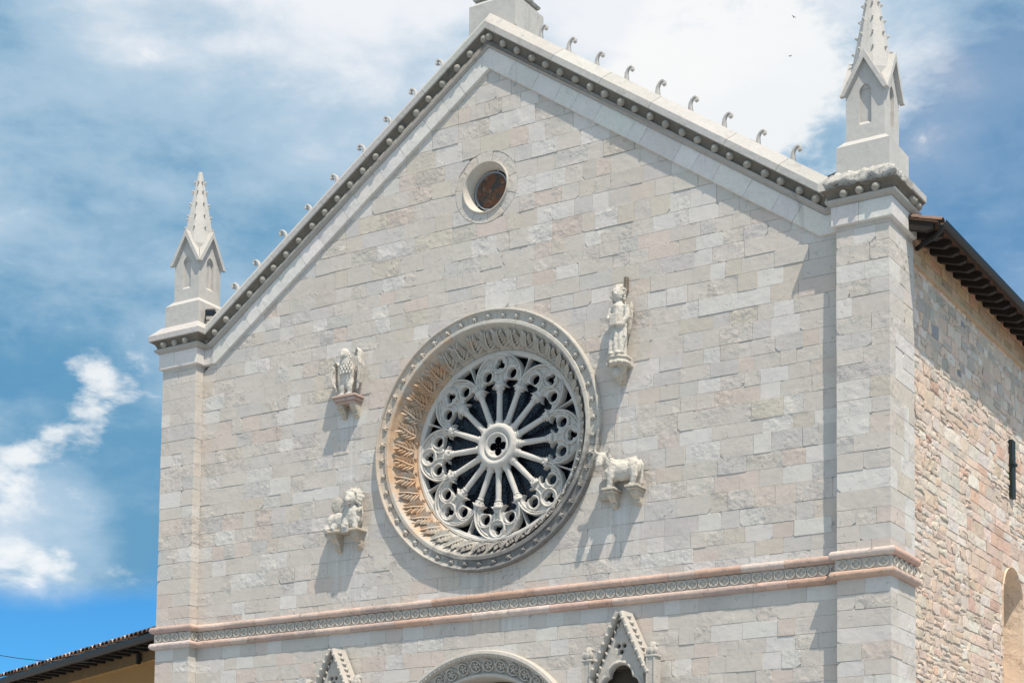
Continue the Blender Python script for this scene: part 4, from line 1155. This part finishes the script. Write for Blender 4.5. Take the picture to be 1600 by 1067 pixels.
# ------------------------------------------------------------------ gothic tabernacles
def tabernacle(cx, zap, k, name_label):
    yf = -.30
    mb = MB()
    # back slab and side jambs
    W = .40 * k
    def F(x, z):
        zz = (z - zap) / k; xx = np.abs(x - cx) / k
        tri = np.maximum((zz + xx / .42 * .86) * .45, -.86 - zz)                     # steep gable
        bod = np.maximum(xx - .44, np.maximum(zz + .80, -2.6 - zz))
        arch = np.minimum.reduce([np.hypot(xx, zz + 1.00) - .21, np.hypot(xx - .18, zz + 1.16) - .16, np.maximum(xx - .32, zz + 1.18)])
        tre = np.minimum.reduce([np.hypot(xx - .055, zz + .475) - .038, np.hypot((x - cx) / k, zz + .575) - .04])
        return np.maximum(np.minimum(tri, bod), -np.minimum(arch, tre)) * k
    def Hh(x, z, f):
        zz = (z - zap) / k; xx = np.abs(x - cx) / k
        arch = np.minimum.reduce([np.hypot(xx, zz + 1.00) - .21, np.hypot(xx - .18, zz + 1.16) - .16, np.maximum(xx - .32, zz + 1.18)])
        rim = np.clip(1 - np.abs(arch - .035) / .035, 0, 1)
        return yf + .03 * np.clip(1 + f / .02, 0, 1) - .035 * np.sqrt(rim)
    root = CP(link('tabernacle', sdf_mesh('tabernacle', F, Hh, cx - .5 * k, cx + .5 * k, zap - 2.0 * k, zap + .05, 60, 120, yf + .11, M_CARVE, 45)))
    tag(root, name_label)
    def TP(o): o.parent = root; o.matrix_parent_inverse = Matrix(); return o
    # sloping raking mouldings with balls
    bl = MB(); bl.ball((0, 0, 0), .034 * k, 8, 5); bme = build_mesh('gable_ball', bl, M_CARVE, True)
    for s in (-1, 1):
        mb = MB(); a = Vector((cx, yf, zap + .06)); b = Vector((cx + s * .50 * k, yf, zap - .98 * k))
        d = (b - a).normalized(); nn = Vector((d.z, 0, -d.x)); nn = nn if nn.z > 0 else -nn
        pr = [(.26, .0), (-.09, .0), (-.11, .03), (-.11, .055), (-.06, .085), (.26, .085)]
        mb.rings([[p + Vector((0, q, 0)) + nn * w * k for q, w in pr] for p in (a, b)], True, True, True); TP(obj('raking_moulding', mb, M_CARVE))
        for j in range(7):
            p = a.lerp(b, (j + .8) / 7.6) + Vector((0, -.105, 0)) + nn * .03 * k; TP(link('gable_ball', bme, loc=p))
        lf = MB()
        for j in range(9):
            p = a.lerp(b, (j + .5) / 9) - nn * .045 * k
            lf.ball((p.x, yf - .012, p.z), (.024 * k, .018, .04 * k), 5, 4, M=Matrix.Rotation(s * .5, 3, 'Y'))
            p = a.lerp(b, (j + .9) / 9.5) + nn * .10 * k
            lf.ball((p.x, yf + .03, p.z), (.045 * k * ru(.7, 1.1), .06, .03 * k), 6, 4, M=Matrix.Rotation(s * ru(.2, 1.2), 3, 'Y'))
        tag(TP(obj('leaf_trim', lf, M_CARVE, None, True)), kind='stuff')
        # flanking turret
        tx = cx + s * .60 * k; tz = zap - .48 * k
        tu = MB(); hw = .085 * k
        tu.cbox(tx - hw, tx + hw, yf - .08, yf + .12, zap - 2.6 * k, tz - .20 * k, .012)
        tu.cbox(tx - hw * 1.25, tx + hw * 1.25, yf - .10, yf + .12, tz - .235 * k, tz - .195 * k, .01)
        for q in (-1, 1):
            tu.cbox(tx + q * hw * .8 - .012, tx + q * hw * .8 + .012, yf - .10, yf - .07, zap - 2.6 * k, tz - .25 * k, .004)
        for q in range(3):
            tu.ball((tx + (q - 1) * hw * .75, yf - .04 - .03 * (q == 1), tz - .13 * k), (.05 * k, .05, .07 * k), 6, 5)
        tu.ball((tx, yf, tz - .06 * k), (.085 * k, .08, .09 * k), 8, 5)
        for q in range(8):
            an = q * 2.4; tu.ball((tx + .075 * k * math.cos(an), yf - .01 + .06 * math.sin(an), tz - .03 - .018 * q * k), (.03 * k, .03, .03 * k), 5, 4)
        TP(obj('turret', tu, M_CARVE, None, 35))
    # vaulted niche behind the arch, panels coloured dark for the shade inside
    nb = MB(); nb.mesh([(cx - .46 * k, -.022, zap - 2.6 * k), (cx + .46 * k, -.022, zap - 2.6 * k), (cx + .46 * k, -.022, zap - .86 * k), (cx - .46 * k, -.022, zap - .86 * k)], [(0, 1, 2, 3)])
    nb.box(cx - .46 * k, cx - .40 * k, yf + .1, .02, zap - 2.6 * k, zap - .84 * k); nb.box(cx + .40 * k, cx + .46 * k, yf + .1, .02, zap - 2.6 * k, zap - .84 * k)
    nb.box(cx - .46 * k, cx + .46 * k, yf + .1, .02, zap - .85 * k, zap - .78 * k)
    nb.mesh([(cx - .30 * k, yf + .115, zap - .80 * k), (cx + .30 * k, yf + .115, zap - .80 * k), (cx, yf + .115, zap - .1 * k)], [(0, 1, 2)])  # dark sheet behind the trefoil, painted shade for its openings
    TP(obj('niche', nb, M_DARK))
    # small seated figure inside, head and shoulders
    fg = MB(); fg.ball((cx + .03, -.10, zap - 1.42 * k), (.075, .08, .10), 8, 6); fg.ball((cx + .03, -.10, zap - 1.78 * k), (.19, .1, .28), 10, 6)
    TP(obj('niche_figure', fg, M_CARVE, None, True))
tabernacle(2.86, -3.40, .98, 'carved gothic canopy with trefoil gable right of the portal arch')
tabernacle(-3.00, -3.56, .92, 'carved gothic canopy with trefoil gable left of the portal arch')

# ------------------------------------------------------------------ statues (one voxel-fused body each)
def fused(name, mb, mat, parent, voxel=.016, tint=(1, 1, 1), smooth_it=1):
    voxel *= .8
    me = bpy.data.meshes.new(name); me.from_pydata(mb.v, [], mb.f)
    o = bpy.data.objects.new('tmp', me); col.objects.link(o)
    m = o.modifiers.new('r', 'REMESH'); m.mode = 'VOXEL'; m.voxel_size = voxel
    s = o.modifiers.new('s', 'SMOOTH'); s.iterations = smooth_it; s.factor = .5
    dg = bpy.context.evaluated_depsgraph_get()
    nm = bpy.data.meshes.new_from_object(o.evaluated_get(dg)); nm.name = name
    bpy.data.objects.remove(o); bpy.data.meshes.remove(me)
    n = len(nm.vertices); co = np.empty(n * 3, np.float32); nm.vertices.foreach_get('co', co); no = np.empty(n * 3, np.float32); nm.vertices.foreach_get('normal', no)
    co = co.reshape(-1, 3); no = no.reshape(-1, 3)
    dd = np.array([mnoise.noise(Vector(c) * 17) * .005 + mnoise.noise(Vector(c) * 45) * .004 for c in co.tolist()], np.float32)
    co += no * dd[:, None]; nm.vertices.foreach_set('co', co.ravel())
    ca = nm.color_attributes.new('tint', 'FLOAT_COLOR', 'CORNER'); ca.data.foreach_set('color', np.tile(np.array([*tint, .5], np.float32), len(nm.loops)))
    nm.materials.clear(); nm.materials.append(mat); nm.shade_smooth()
    return link(name, nm, parent)
def corbel(mb, x, y0, y1, ztop, w, h):
    "scrolled bracket: bulging top, hollow neck, small boss below"
    R = []
    for f, d, ww in ((0, 1, 1), (.10, 1.0, 1), (.22, .93, .98), (.36, .78, .92), (.50, .58, .85), (.64, .44, .8), (.76, .42, .8), (.88, .36, .74), (1, .16, .55)):
        zz = ztop - h * f; e = w * ww
        R.append([(x - e, y1, zz), (x - e, y1 + (y0 - y1) * d * .93, zz), (x - e * .7, y1 + (y0 - y1) * d, zz), (x + e * .7, y1 + (y0 - y1) * d, zz), (x + e, y1 + (y0 - y1) * d * .93, zz), (x + e, y1, zz)])
    mb.rings(R, True, True, True); mb.ball((x, y1 + (y0 - y1) * .86, ztop - h * .2), (w * .8, .06, h * .16), 8, 5)
    mb.ball((x, y1 + (y0 - y1) * .40, ztop - h * .72), (w * .75, .05, h * .16), 8, 5)
def TT(o): return tag
def tint_mb(mb, c): mb.c = [c] * len(mb.c); return mb

def eagle():
    # ledge top at z=0, wall at y=0
    root = empty('eagle_statue', (-2.92, 0, 1.20))
    root.scale = (1, .64, 1)
    tag(root, 'stone eagle with folded wings on a pinkish ledge left of the rose window', 'statue')
    b = MB()
    b.ball((.0, -.27, .42), (.155, .15, .30), 14, 10, M=Matrix.Rotation(.15, 3, 'X'))
    b.ball((0, -.33, .62), (.115, .12, .15), 12, 8); b.ball((-.01, -.37, .76), (.10, .12, .115), 12, 8)     # neck, head
    b.tube([(-.02, -.44, .77), (-.03, -.50, .73), (-.03, -.51, .67)], [.045, .03, .01], 7)                       # beak turned down
    for s in (-1, 1):
        b.tube([(s * .075, -.26, .28), (s * .085, -.32, .14), (s * .085, -.30, .0)], [.085, .06, .045], 8)    # legs
        for q in (-1, 0, 1): b.tube([(s * .085, -.30, .025), (s * .085 + q * .05, -.40, .012)], [.03, .018], 6)
    b.tube([(0, -.16, .30), (0, -.10, .12), (0, -.08, -.02)], [.11, .10, .07], 8, flat=(1, .6))                # tail
    b.ball((0, -.06, .35), (.10, .08, .3), 10, 6)
    fused('body', b, M_STAT, root, .015)
    for s, hi, lo in ((-1, .66, .10), (1, .86, .10)):
        w = MB(); x0 = s * .17
        R = []
        for (x, y, z_, wd) in ((x0, -.24, hi - .12, .06), (x0 + s * .06, -.26, hi, .09), (x0 + s * .12, -.27, hi - .06, .11), (x0 + s * .135, -.27, hi - .25, .12), (x0 + s * .12, -.27, hi - .42, .10), (x0 + s * .075, -.27, lo + .08, .06), (x0 + s * .06, -.27, lo, .02)):
            R.append([(x, y - wd, z_), (x + .032, y, z_), (x, y + wd * 1.6, z_), (x - .032, y, z_)])
        w.rings(R, True, True, True)
        for q in range(5): w.tube([(x0 + s * (.10 - .0 * q), -.36 + .05 * q, hi - .1), (x0 + s * .145, -.37 + .055 * q, hi - .30), (x0 + s * .10, -.35 + .05 * q, lo + .12)], [.02, .026, .012], 5)
        fused('wing', w, M_STAT, root, .014, (.97, .97, .97), 1)
    # chest feathers
    f = MB()
    for r_ in range(7):
        for q in range(5):
            a = (q - 2) * .42 + (.2 if r_ % 2 else 0); zz = .74 - r_ * .055; rr = (.115, .125, .13, .14, .15, .155, .155)[r_]
            f.ball((rr * math.sin(a), -.30 - rr * math.cos(a) * .98 + .01, zz), (.03, .02, .038), 6, 4)
    obj('feathers', tint_mb(f, (1.05, 1.05, 1.05)), M_STAT, root, True)
    l = MB(); l.cbox(-.27, .27, -.44, .03, -.045, 0, .012); l.cbox(-.24, .24, -.41, .03, -.105, -.047, .012); l.cbox(-.21, .21, -.36, .03, -.15, -.107, .01)
    obj('ledge', l, M_PINK, root)
    for s in (-1, 1):
        c = MB(); corbel(c, s * .14, -.32, .03, -.15, .068, .24); obj('corbel', tint_mb(c, (.92, .88, .8)), M_STAT, root, 40)
eagle()

def lion():
    root = empty('lion_statue', (-2.86, 0, -1.27))
    root.scale = (.94, .64, .92)
    tag(root, 'stone winged lion with curly mane on two corbels, lower left of the rose window', 'statue')
    b = MB()
    b.ball((-.10, -.26, .16), (.34, .20, .20), 14, 10); b.ball((-.33, -.24, .14), (.17, .19, .20), 12, 8)      # trunk, haunch
    b.ball((.14, -.30, .24), (.20, .20, .28), 14, 10)                                                          # chest
    b.tube([(.24, -.34, .22), (.27, -.40, .05), (.27, -.42, -.03)], [.10, .07, .065], 8); b.tube([(.06, -.40, .18), (.06, -.47, .03), (.06, -.50, -.03)], [.09, .065, .06], 8)
    b.tube([(-.38, -.30, .10), (-.42, -.40, .0), (-.34, -.46, -.03)], [.11, .08, .06], 8); b.tube([(-.20, -.36, .08), (-.26, -.46, -.02)], [.10, .06], 8)
    b.tube([(-.48, -.22, .10), (-.55, -.20, -.02), (-.50, -.26, -.10)], [.04, .035, .03], 7)
    b.ball((.16, -.44, .56), (.125, .13, .15), 12, 9); b.ball((.15, -.56, .52), (.075, .07, .065), 10, 6)      # head, muzzle
    b.ball((.15, -.55, .445), (.06, .05, .03), 8, 5); b.ball((.145, -.60, .555), (.035, .03, .025), 8, 5)      # jaw, nose
    for s in (-1, 1): b.ball((.16 + s * .055, -.545, .60), (.025, .02, .02), 6, 4); b.ball((.16 + s * .10, -.42, .69), (.04, .03, .04), 7, 5)
    b.ball((.12, -.10, .30), (.2, .12, .3), 10, 6)
    fused('body', b, M_STAT, root, .015)
    m = MB(); R_ = random.Random(5)
    for q in range(34):
        a = -2.0 + 4.0 * (q % 12) / 11; r_ = .15 + .045 * (q // 12); z0 = .56 + math.cos(a) * r_ * 1.05
        m.ball((.16 + math.sin(a) * r_, -.38 + .05 * (q // 12), z0 - .02 * (q // 12)), (.045, .045, .05), 6, 5)
    for q in range(12): m.ball((.28 + R_.uniform(-.03, .07), -.36 + R_.uniform(-.05, .08), .48 - q * .032), (.048, .045, .05), 6, 5)
    fused('mane', m, M_STAT, root, .014, (.96, .95, .92), 1)
    w = MB(); w.ball((-.25, -.22, .50), (.15, .05, .17), 14, 8); w.tube([(-.02, -.20, .38), (-.14, -.16, .48)], [.07, .09], 8)
    w.tube([(-.12, -.32, .34), (-.02, -.34, .40), (.06, -.34, .46)], [.05, .055, .04], 7)
    fused('wing', w, M_STAT, root, .015, (.85, .84, .82))
    bk = MB(); bk.cbox(-.02, .15, -.50, -.44, .02, .20, .015); obj('book', bk, M_STAT, root, rot=(.25, 0, 0))
    l = MB(); l.cbox(-.42, .36, -.48, .03, -.075, -.02, .015); obj('ledge', tint_mb(l, (.9, .84, .76)), M_STAT, root)
    for x in (-.28, .22):
        c = MB(); corbel(c, x, -.40, .03, -.075, .08, .34); obj('corbel', tint_mb(c, (.9, .82, .74)), M_STAT, root, 40)
lion()

def man():
    root = empty('angel_statue', (2.73, 0, .98))
    root.scale = (.84, .88, 1)
    tag(root, 'standing robed stone figure on a round corbel, upper right of the rose window', 'statue')
    b = MB()
    b.tube([(0, -.22, 0), (0, -.22, .30), (0, -.22, .62), (0, -.21, .84), (0, -.20, .93)], [.19, .155, .15, .155, .09], 12, flat=(1, .85))
    b.ball((-.01, -.25, 1.05), (.115, .12, .145), 12, 9)                       # head
    b.ball((-.01, -.37, 1.04), (.025, .03, .035), 6, 5)                          # nose
    for s in (-1, 1):
        b.ball((s * .05, -.345, 1.075), (.022, .015, .016), 6, 4); b.ball((s * .115, -.25, 1.04), (.02, .035, .04), 6, 4)
    b.tube([(-.15, -.22, .84), (-.20, -.28, .66), (-.12, -.38, .60), (-.02, -.41, .62)], [.07, .06, .05, .04], 8)
    b.tube([(.15, -.22, .84), (.20, -.26, .64), (.13, -.36, .50), (.03, -.40, .50)], [.07, .06, .05, .04], 8)
    b.tube([(.10, -.28, .52), (.09, -.34, .26), (.11, -.33, .02)], [.05, .05, .06], 7); b.tube([(-.08, -.28, .52), (-.10, -.34, .26), (-.12, -.34, .02)], [.05, .05, .06], 7)
    b.tube([(.02, -.34, .50), (.0, -.38, .25), (-.01, -.37, .02)], [.03, .035, .04], 7)
    b.tube([(.16, -.28, .55), (.17, -.30, .30), (.13, -.32, .08)], [.04, .05, .03], 7)
    for s in (-1, 1): b.ball((s * .07, -.40, .02), (.05, .08, .035), 8, 5)
    b.ball((0, -.08, .55), (.12, .1, .5), 10, 6)
    fused('body', b, M_STAT, root, .014, (1.03, 1.03, 1.03))
    h = MB(); R_ = random.Random(9)
    for q in range(30):
        a = R_.uniform(0, 6.28); e = R_.uniform(.15, 1.4); h.ball((-.01 + .135 * math.sin(a) * math.cos(e), -.225 + .125 * math.cos(a) * math.cos(e) * (.6 if math.cos(a) < 0 else 1), 1.07 + .14 * math.sin(e)), (.042, .042, .036), 6, 4)
    for s in (-1, 1):
        for q in range(3): h.ball((s * .12 - .01, -.22, 1.06 - .05 * q), (.04, .05, .035), 6, 4)
    fused('hair', h, M_STAT, root, .014, (.95, .93, .9), 1)
    w = MB()
    for s in (-1, 1): w.ball((s * .16, -.09, .66), (.07, .055, .30), 10, 8, M=Matrix.Rotation(s * .12, 3, 'Y'))
    fused('wings', w, M_STAT, root, .015, (.96, .94, .9))
    bk = MB(); bk.cbox(-.09, .07, -.46, -.40, .48, .68, .012); obj('book', bk, M_STAT, root)
    l = MB()
    l.lathe([(.20, .0), (.235, -.01), (.245, -.04), (.21, -.07), (.235, -.10), (.24, -.13), (.20, -.15), (.15, -.165)], 8, Matrix.Translation((0, -.22, 0)) @ Matrix.Rotation(math.pi / 8, 4, 'Z')); l.cbox(-.2, .2, -.2, .03, -.15, -.005, .01)
    obj('pedestal', tint_mb(l, (1.02, 1, .97)), M_STAT, root)
    for q in range(6):
        k = MB(); a = math.pi + .3 + q * .5; k.ball((.235 * math.cos(a), -.22 + .235 * math.sin(a), -.14), (.035, .035, .03), 7, 5); obj('pedestal_leaf', k, M_STAT, root, True)
    c = MB(); c.lathe([(.15, -.165), (.13, -.22), (.10, -.30), (.07, -.38), (.03, -.44), (.005, -.46)], 10, Matrix.Translation((0, -.17, 0))); c.box(-.07, .07, -.14, .03, -.42, -.165)
    obj('corbel', tint_mb(c, (.95, .9, .82)), M_STAT, root, 40)
    c = MB(); c.ball((-.02, -.28, -.27), (.085, .08, .095), 10, 7); obj('corbel_head', c, M_STAT, root, True)
    s = MB(); s.cbox(.02, .09, -.10, .03, 1.14, 1.40, .012); obj('iron_peg', s, M_COVE, root)
man()

def ox():
    root = empty('ox_statue', (2.80, 0, -1.22))
    root.scale = (.86, .66, .88)
    tag(root, 'standing stone ox with horns and long tail on brackets, lower right of the rose window', 'statue')
    b = MB()
    b.ball((.02, -.26, .31), (.34, .185, .185), 16, 10); b.ball((-.20, -.28, .33), (.17, .19, .22), 12, 9); b.ball((.24, -.25, .34), (.16, .185, .19), 12, 9)
    b.tube([(-.24, -.24, .52), (.0, -.24, .50), (.30, -.23, .53)], [.05, .04, .05], 7)
    b.tube([(-.20, -.30, .40), (-.29, -.38, .49), (-.33, -.46, .54)], [.165, .13, .105], 10)                      # neck
    b.tube([(-.24, -.38, .40), (-.28, -.42, .30), (-.26, -.40, .22)], [.07, .06, .03], 8)                        # dewlap
    b.ball((-.34, -.52, .56), (.10, .11, .11), 12, 8); b.tube([(-.345, -.57, .54), (-.36, -.64, .42)], [.085, .07], 9); b.ball((-.362, -.66, .405), (.072, .045, .05), 8, 6)
    for s in (-1, 1):
        b.tube([(-.34 + s * .06, -.50, .64), (-.34 + s * .14, -.51, .67), (-.34 + s * .165, -.53, .75), (-.34 + s * .14, -.55, .80)], [.034, .032, .024, .008], 7)     # horns
        b.tube([(-.34 + s * .08, -.48, .59), (-.34 + s * .19, -.47, .57)], [.04, .018], 6, flat=(.6, 1.2))
        b.ball((-.345 + s * .07, -.60, .56), (.018, .02, .018), 6, 4)
    b.tube([(-.19, -.38, .30), (-.20, -.42, .14), (-.22, -.41, .0)], [.10, .065, .055], 8); b.tube([(-.23, -.20, .30), (-.24, -.20, .14), (-.24, -.20, 0)], [.09, .06, .05], 8)
    b.tube([(.26, -.36, .32), (.30, -.39, .16), (.25, -.37, .0)], [.12, .07, .055], 8); b.tube([(.25, -.16, .32), (.29, -.16, .16), (.25, -.16, 0)], [.09, .05, .042], 8)
    b.tube([(.36, -.24, .48), (.43, -.25, .38), (.42, -.26, .18), (.40, -.27, .02)], [.035, .03, .026, .034], 7)                # tail
    for x, y_ in ((-.22, -.42), (-.24, -.21), (.24, -.38), (.24, -.17)): b.ball((x - .01, y_, .015), (.055, .065, .035), 8, 5)
    b.ball((0, -.08, .38), (.26, .1, .10), 10, 6)
    fused('body', b, M_STAT, root, .014, (1.03, 1.02, 1.0))
    s = MB(); pl = [(-.14, 0), (.14, 0), (.14, .28)] + [(.14 * math.cos(t), .28 + .12 * math.sin(t)) for t in (.5, 1.1, 1.57, 2.1, 2.7)] + [(-.14, .28)]
    prism(s, pl, .03, .16, lambda u, v, d: (-.42 + u, -d, v - .16), .015); prism(s, poly_inset(pl, .04), .15, .175, lambda u, v, d: (-.42 + u, -d, v - .16), .01)
    obj('book', tint_mb(s, (.8, .78, .74)), M_STAT, root)
    for x, lab in ((-.23, 1), (.27, 2)):
        c = MB(); c.cbox(x - .14, x + .14, -.50, .03, -.05, 0, .012); c.cbox(x - .11, x + .11, -.46, .03, -.09, -.052, .01); corbel(c, x, -.36, .03, -.09, .08, .26)
        obj('bracket', tint_mb(c, (.95, .91, .85)), M_STAT, root, 40)
ox()

# ------------------------------------------------------------------ neighbouring house on the left
hs = empty('house', (-7.9, 3.0, GZ))
tag(hs, 'ochre plastered house with tiled eave beside the church, lower left', 'house')
HA = math.radians(21.6)
dirv = Vector((-math.cos(HA), math.sin(HA), 0)); nrmv = Vector((-math.sin(HA), -math.cos(HA), 0))   # along eave to the left; outwards
E0 = Vector((-7.46, 0.02, -2.66)); LEN = 14.0
def HPt(s, o, z_): return E0 + dirv * s + nrmv * o + Vector((0, 0, z_))
def HP(o): o.parent = hs; o.matrix_parent_inverse = Matrix.Translation((7.9, -3.0, -GZ)); return o
def hbox(mb, s0, s1, o0, o1, z0, z1, tint=(1, 1, 1)):
    mb.mesh([HPt(s, o, z_) for z_ in (z0, z1) for s, o in ((s0, o0), (s1, o0), (s1, o1), (s0, o1))], [(3, 2, 1, 0), (4, 5, 6, 7), (0, 1, 5, 4), (1, 2, 6, 5), (2, 3, 7, 6), (3, 0, 4, 7)], tint)
mb = MB(); hbox(mb, .42, LEN, -5, -.62, GZ - E0.z, -.12); HP(obj('wall', mb, M_OCHRE))
mb = MB(); hbox(mb, .40, LEN, -.70, -.52, -.36, -.14, (.45, .55, .8)); hbox(mb, .40, LEN, -.66, -.585, -.40, -.362, (1.15, 1.25, 1.4)); HP(obj('cornice', mb, M_OCHRE))
mb = MB(); slope = .28
mb.mesh([HPt(s, o, z_) for s, o, z_ in ((0, 0, -.02), (LEN, 0, -.02), (LEN, -4.2, -.02 + 4.2 * slope), (0.6, -4.2, -.02 + 4.2 * slope), (0, 0, -.06), (LEN, 0, -.06), (LEN, -4.2, -.06 + 4.2 * slope), (0.6, -4.2, -.06 + 4.2 * slope))], [(0, 1, 2, 3), (7, 6, 5, 4), (0, 4, 5, 1), (1, 5, 6, 2), (2, 6, 7, 3), (3, 7, 4, 0)])
hroof = HP(obj('roof', mb, M_WOOD))
def HR(o): o.parent = hroof; o.matrix_parent_inverse = Matrix(); return o
def hr_obj(name, mb, mat, sm=False):
    o = obj(name, mb, mat, hroof, sm); return o
mb = MB(); R = []
for s in (-.0, LEN):
    R.append([HPt(s, .03 + .085 * math.cos(t), -.07 + .14 * math.sin(t)) for t in [math.pi + k * math.pi / 8 for k in range(9)]] + [HPt(s, .03 + .067 * math.cos(t), -.09 + .07 * math.sin(t)) for t in [2 * math.pi - k * math.pi / 8 for k in range(9)]])
mb.rings(R, True, True, True); hr_obj('gutter', mb, M_GUT, 40)
s = .5
while s < 9:
    mb = MB(); hbox(mb, s - .05, s + .05, -.62, -.06, -.19, -.062); hr_obj('rafter', mb, M_WOOD); s += .42
mb = MB(); hbox(mb, 2.0, 2.08, -.5, -.42, -.42, -.2)
hr_obj('bracket', mb, M_WOOD)
tm = MB(); R = []
for o, rr, z_ in ((.05, .085, .0), (-.45, .07, .5 * slope)):
    R.append([Vector((rr * math.cos(t * math.pi / 8), -o, z_ + .8 * rr * math.sin(t * math.pi / 8))) for t in range(9)] + [Vector(((rr - .016) * math.cos(t * math.pi / 8), -o, z_ + .8 * (rr - .016) * math.sin(t * math.pi / 8))) for t in range(8, -1, -1)])
tm.rings(R, True, True, True)
tmes = []
for c in ((1, 1, 1), (2.2, 2.7, 3.0), (.5, .5, .5), (.3, .3, .32), (.4, .4, .4)):
    tt = MB(); tt.v = list(tm.v); tt.f = list(tm.f); tt.c = [c] * len(tm.f); tmes.append(build_mesh('roof_tile', tt, M_TILE, 40))
ang = math.atan2(-dirv.y, -dirv.x)
for k in range(44):
    for j in range(2):
        o = link('roof_tile', random.choice(tmes), hroof); p = HPt(.1 + k * .20, -.38 * j, .38 * j * slope + .0 + .01 * j); o.location = p; o.rotation_euler = (0, 0, ang + ru(-.03, .03))
# the parent chain of the house uses world coordinates
for ch in hroof.children: ch.matrix_parent_inverse = Matrix()

# ------------------------------------------------------------------ small things
def floodlight(loc, rz, lab):
    root = empty('floodlight', loc); root.rotation_euler = (0, 0, rz); root.scale = (.72,) * 3; tag(root, lab, 'floodlight', 'floodlights on the gable ends')
    mb = MB(); mb.cbox(-.13, .13, -.09, .09, .0, .17, .02); obj('housing', mb, M_BLACK, root, rot=(.5, 0, 0))
    mb = MB(); mb.face([(-.11, -.092, .02), (.11, -.092, .02), (.11, -.092, .15), (-.11, -.092, .15)]); obj('lens', mb, M_LEAD, root, rot=(.5, 0, 0))
    mb = MB(); mb.box(-.15, -.13, -.02, .02, -.12, .1); mb.box(.13, .15, -.02, .02, -.12, .1); mb.box(-.15, .15, -.02, .02, -.14, -.12); obj('bracket', mb, M_BLACK, root)
floodlight((-6.40, .0, 3.38), .5, 'small black floodlight beside the left pinnacle base')
floodlight((6.34, .28, 3.36), -.4, 'small black floodlight beside the right pinnacle base')
def bird(px, py, dist, lab, roll):
    p = CAMP + pix_dir(px, py) * dist
    root = empty('bird', p); tag(root, lab, 'bird', 'birds in the sky'); root.rotation_euler = (0, roll, .6); root.scale = (.42,) * 3
    mb = MB(); mb.tube([(0, -.13, 0), (0, -.06, 0), (0, .04, 0), (0, .12, 0), (0, .19, 0)], [.008, .028, .03, .018, .012], 7, flat=(1, .9)); obj('body', mb, M_BIRD, root, True)
    for s in (-1, 1):
        mb = MB(); mb.mesh([(0, -.05, .01), (s * .10, -.08, .05), (s * .22, .03, .045), (s * .09, .03, .03), (0, .05, .01), (s * .10, -.02, .062)], [(0, 1, 5), (1, 2, 5), (2, 3, 5), (3, 4, 5), (4, 0, 5), (0, 1, 2, 3, 4)]); obj('wing', mb, M_BIRD, root)
bird(1240, 27, 75, 'dark bird flying above the right slope, upper of two', .5)
bird(1235, 88, 78, 'dark bird flying above the right slope, lower of two', -.3)
cb = MB()
a = CAMP + pix_dir(-60, 1011) * 42; b = CAMP + pix_dir(150, 1034) * 39
cb.tube([a.lerp(b, t / 10) - Vector((0, 0, .10 * math.sin(math.pi * t / 10))) for t in range(11)], .009, 6)
tag(obj('overhead_cable', cb, M_BLACK), 'thin dark cable crossing the blue sky above the ochre house', 'cable')
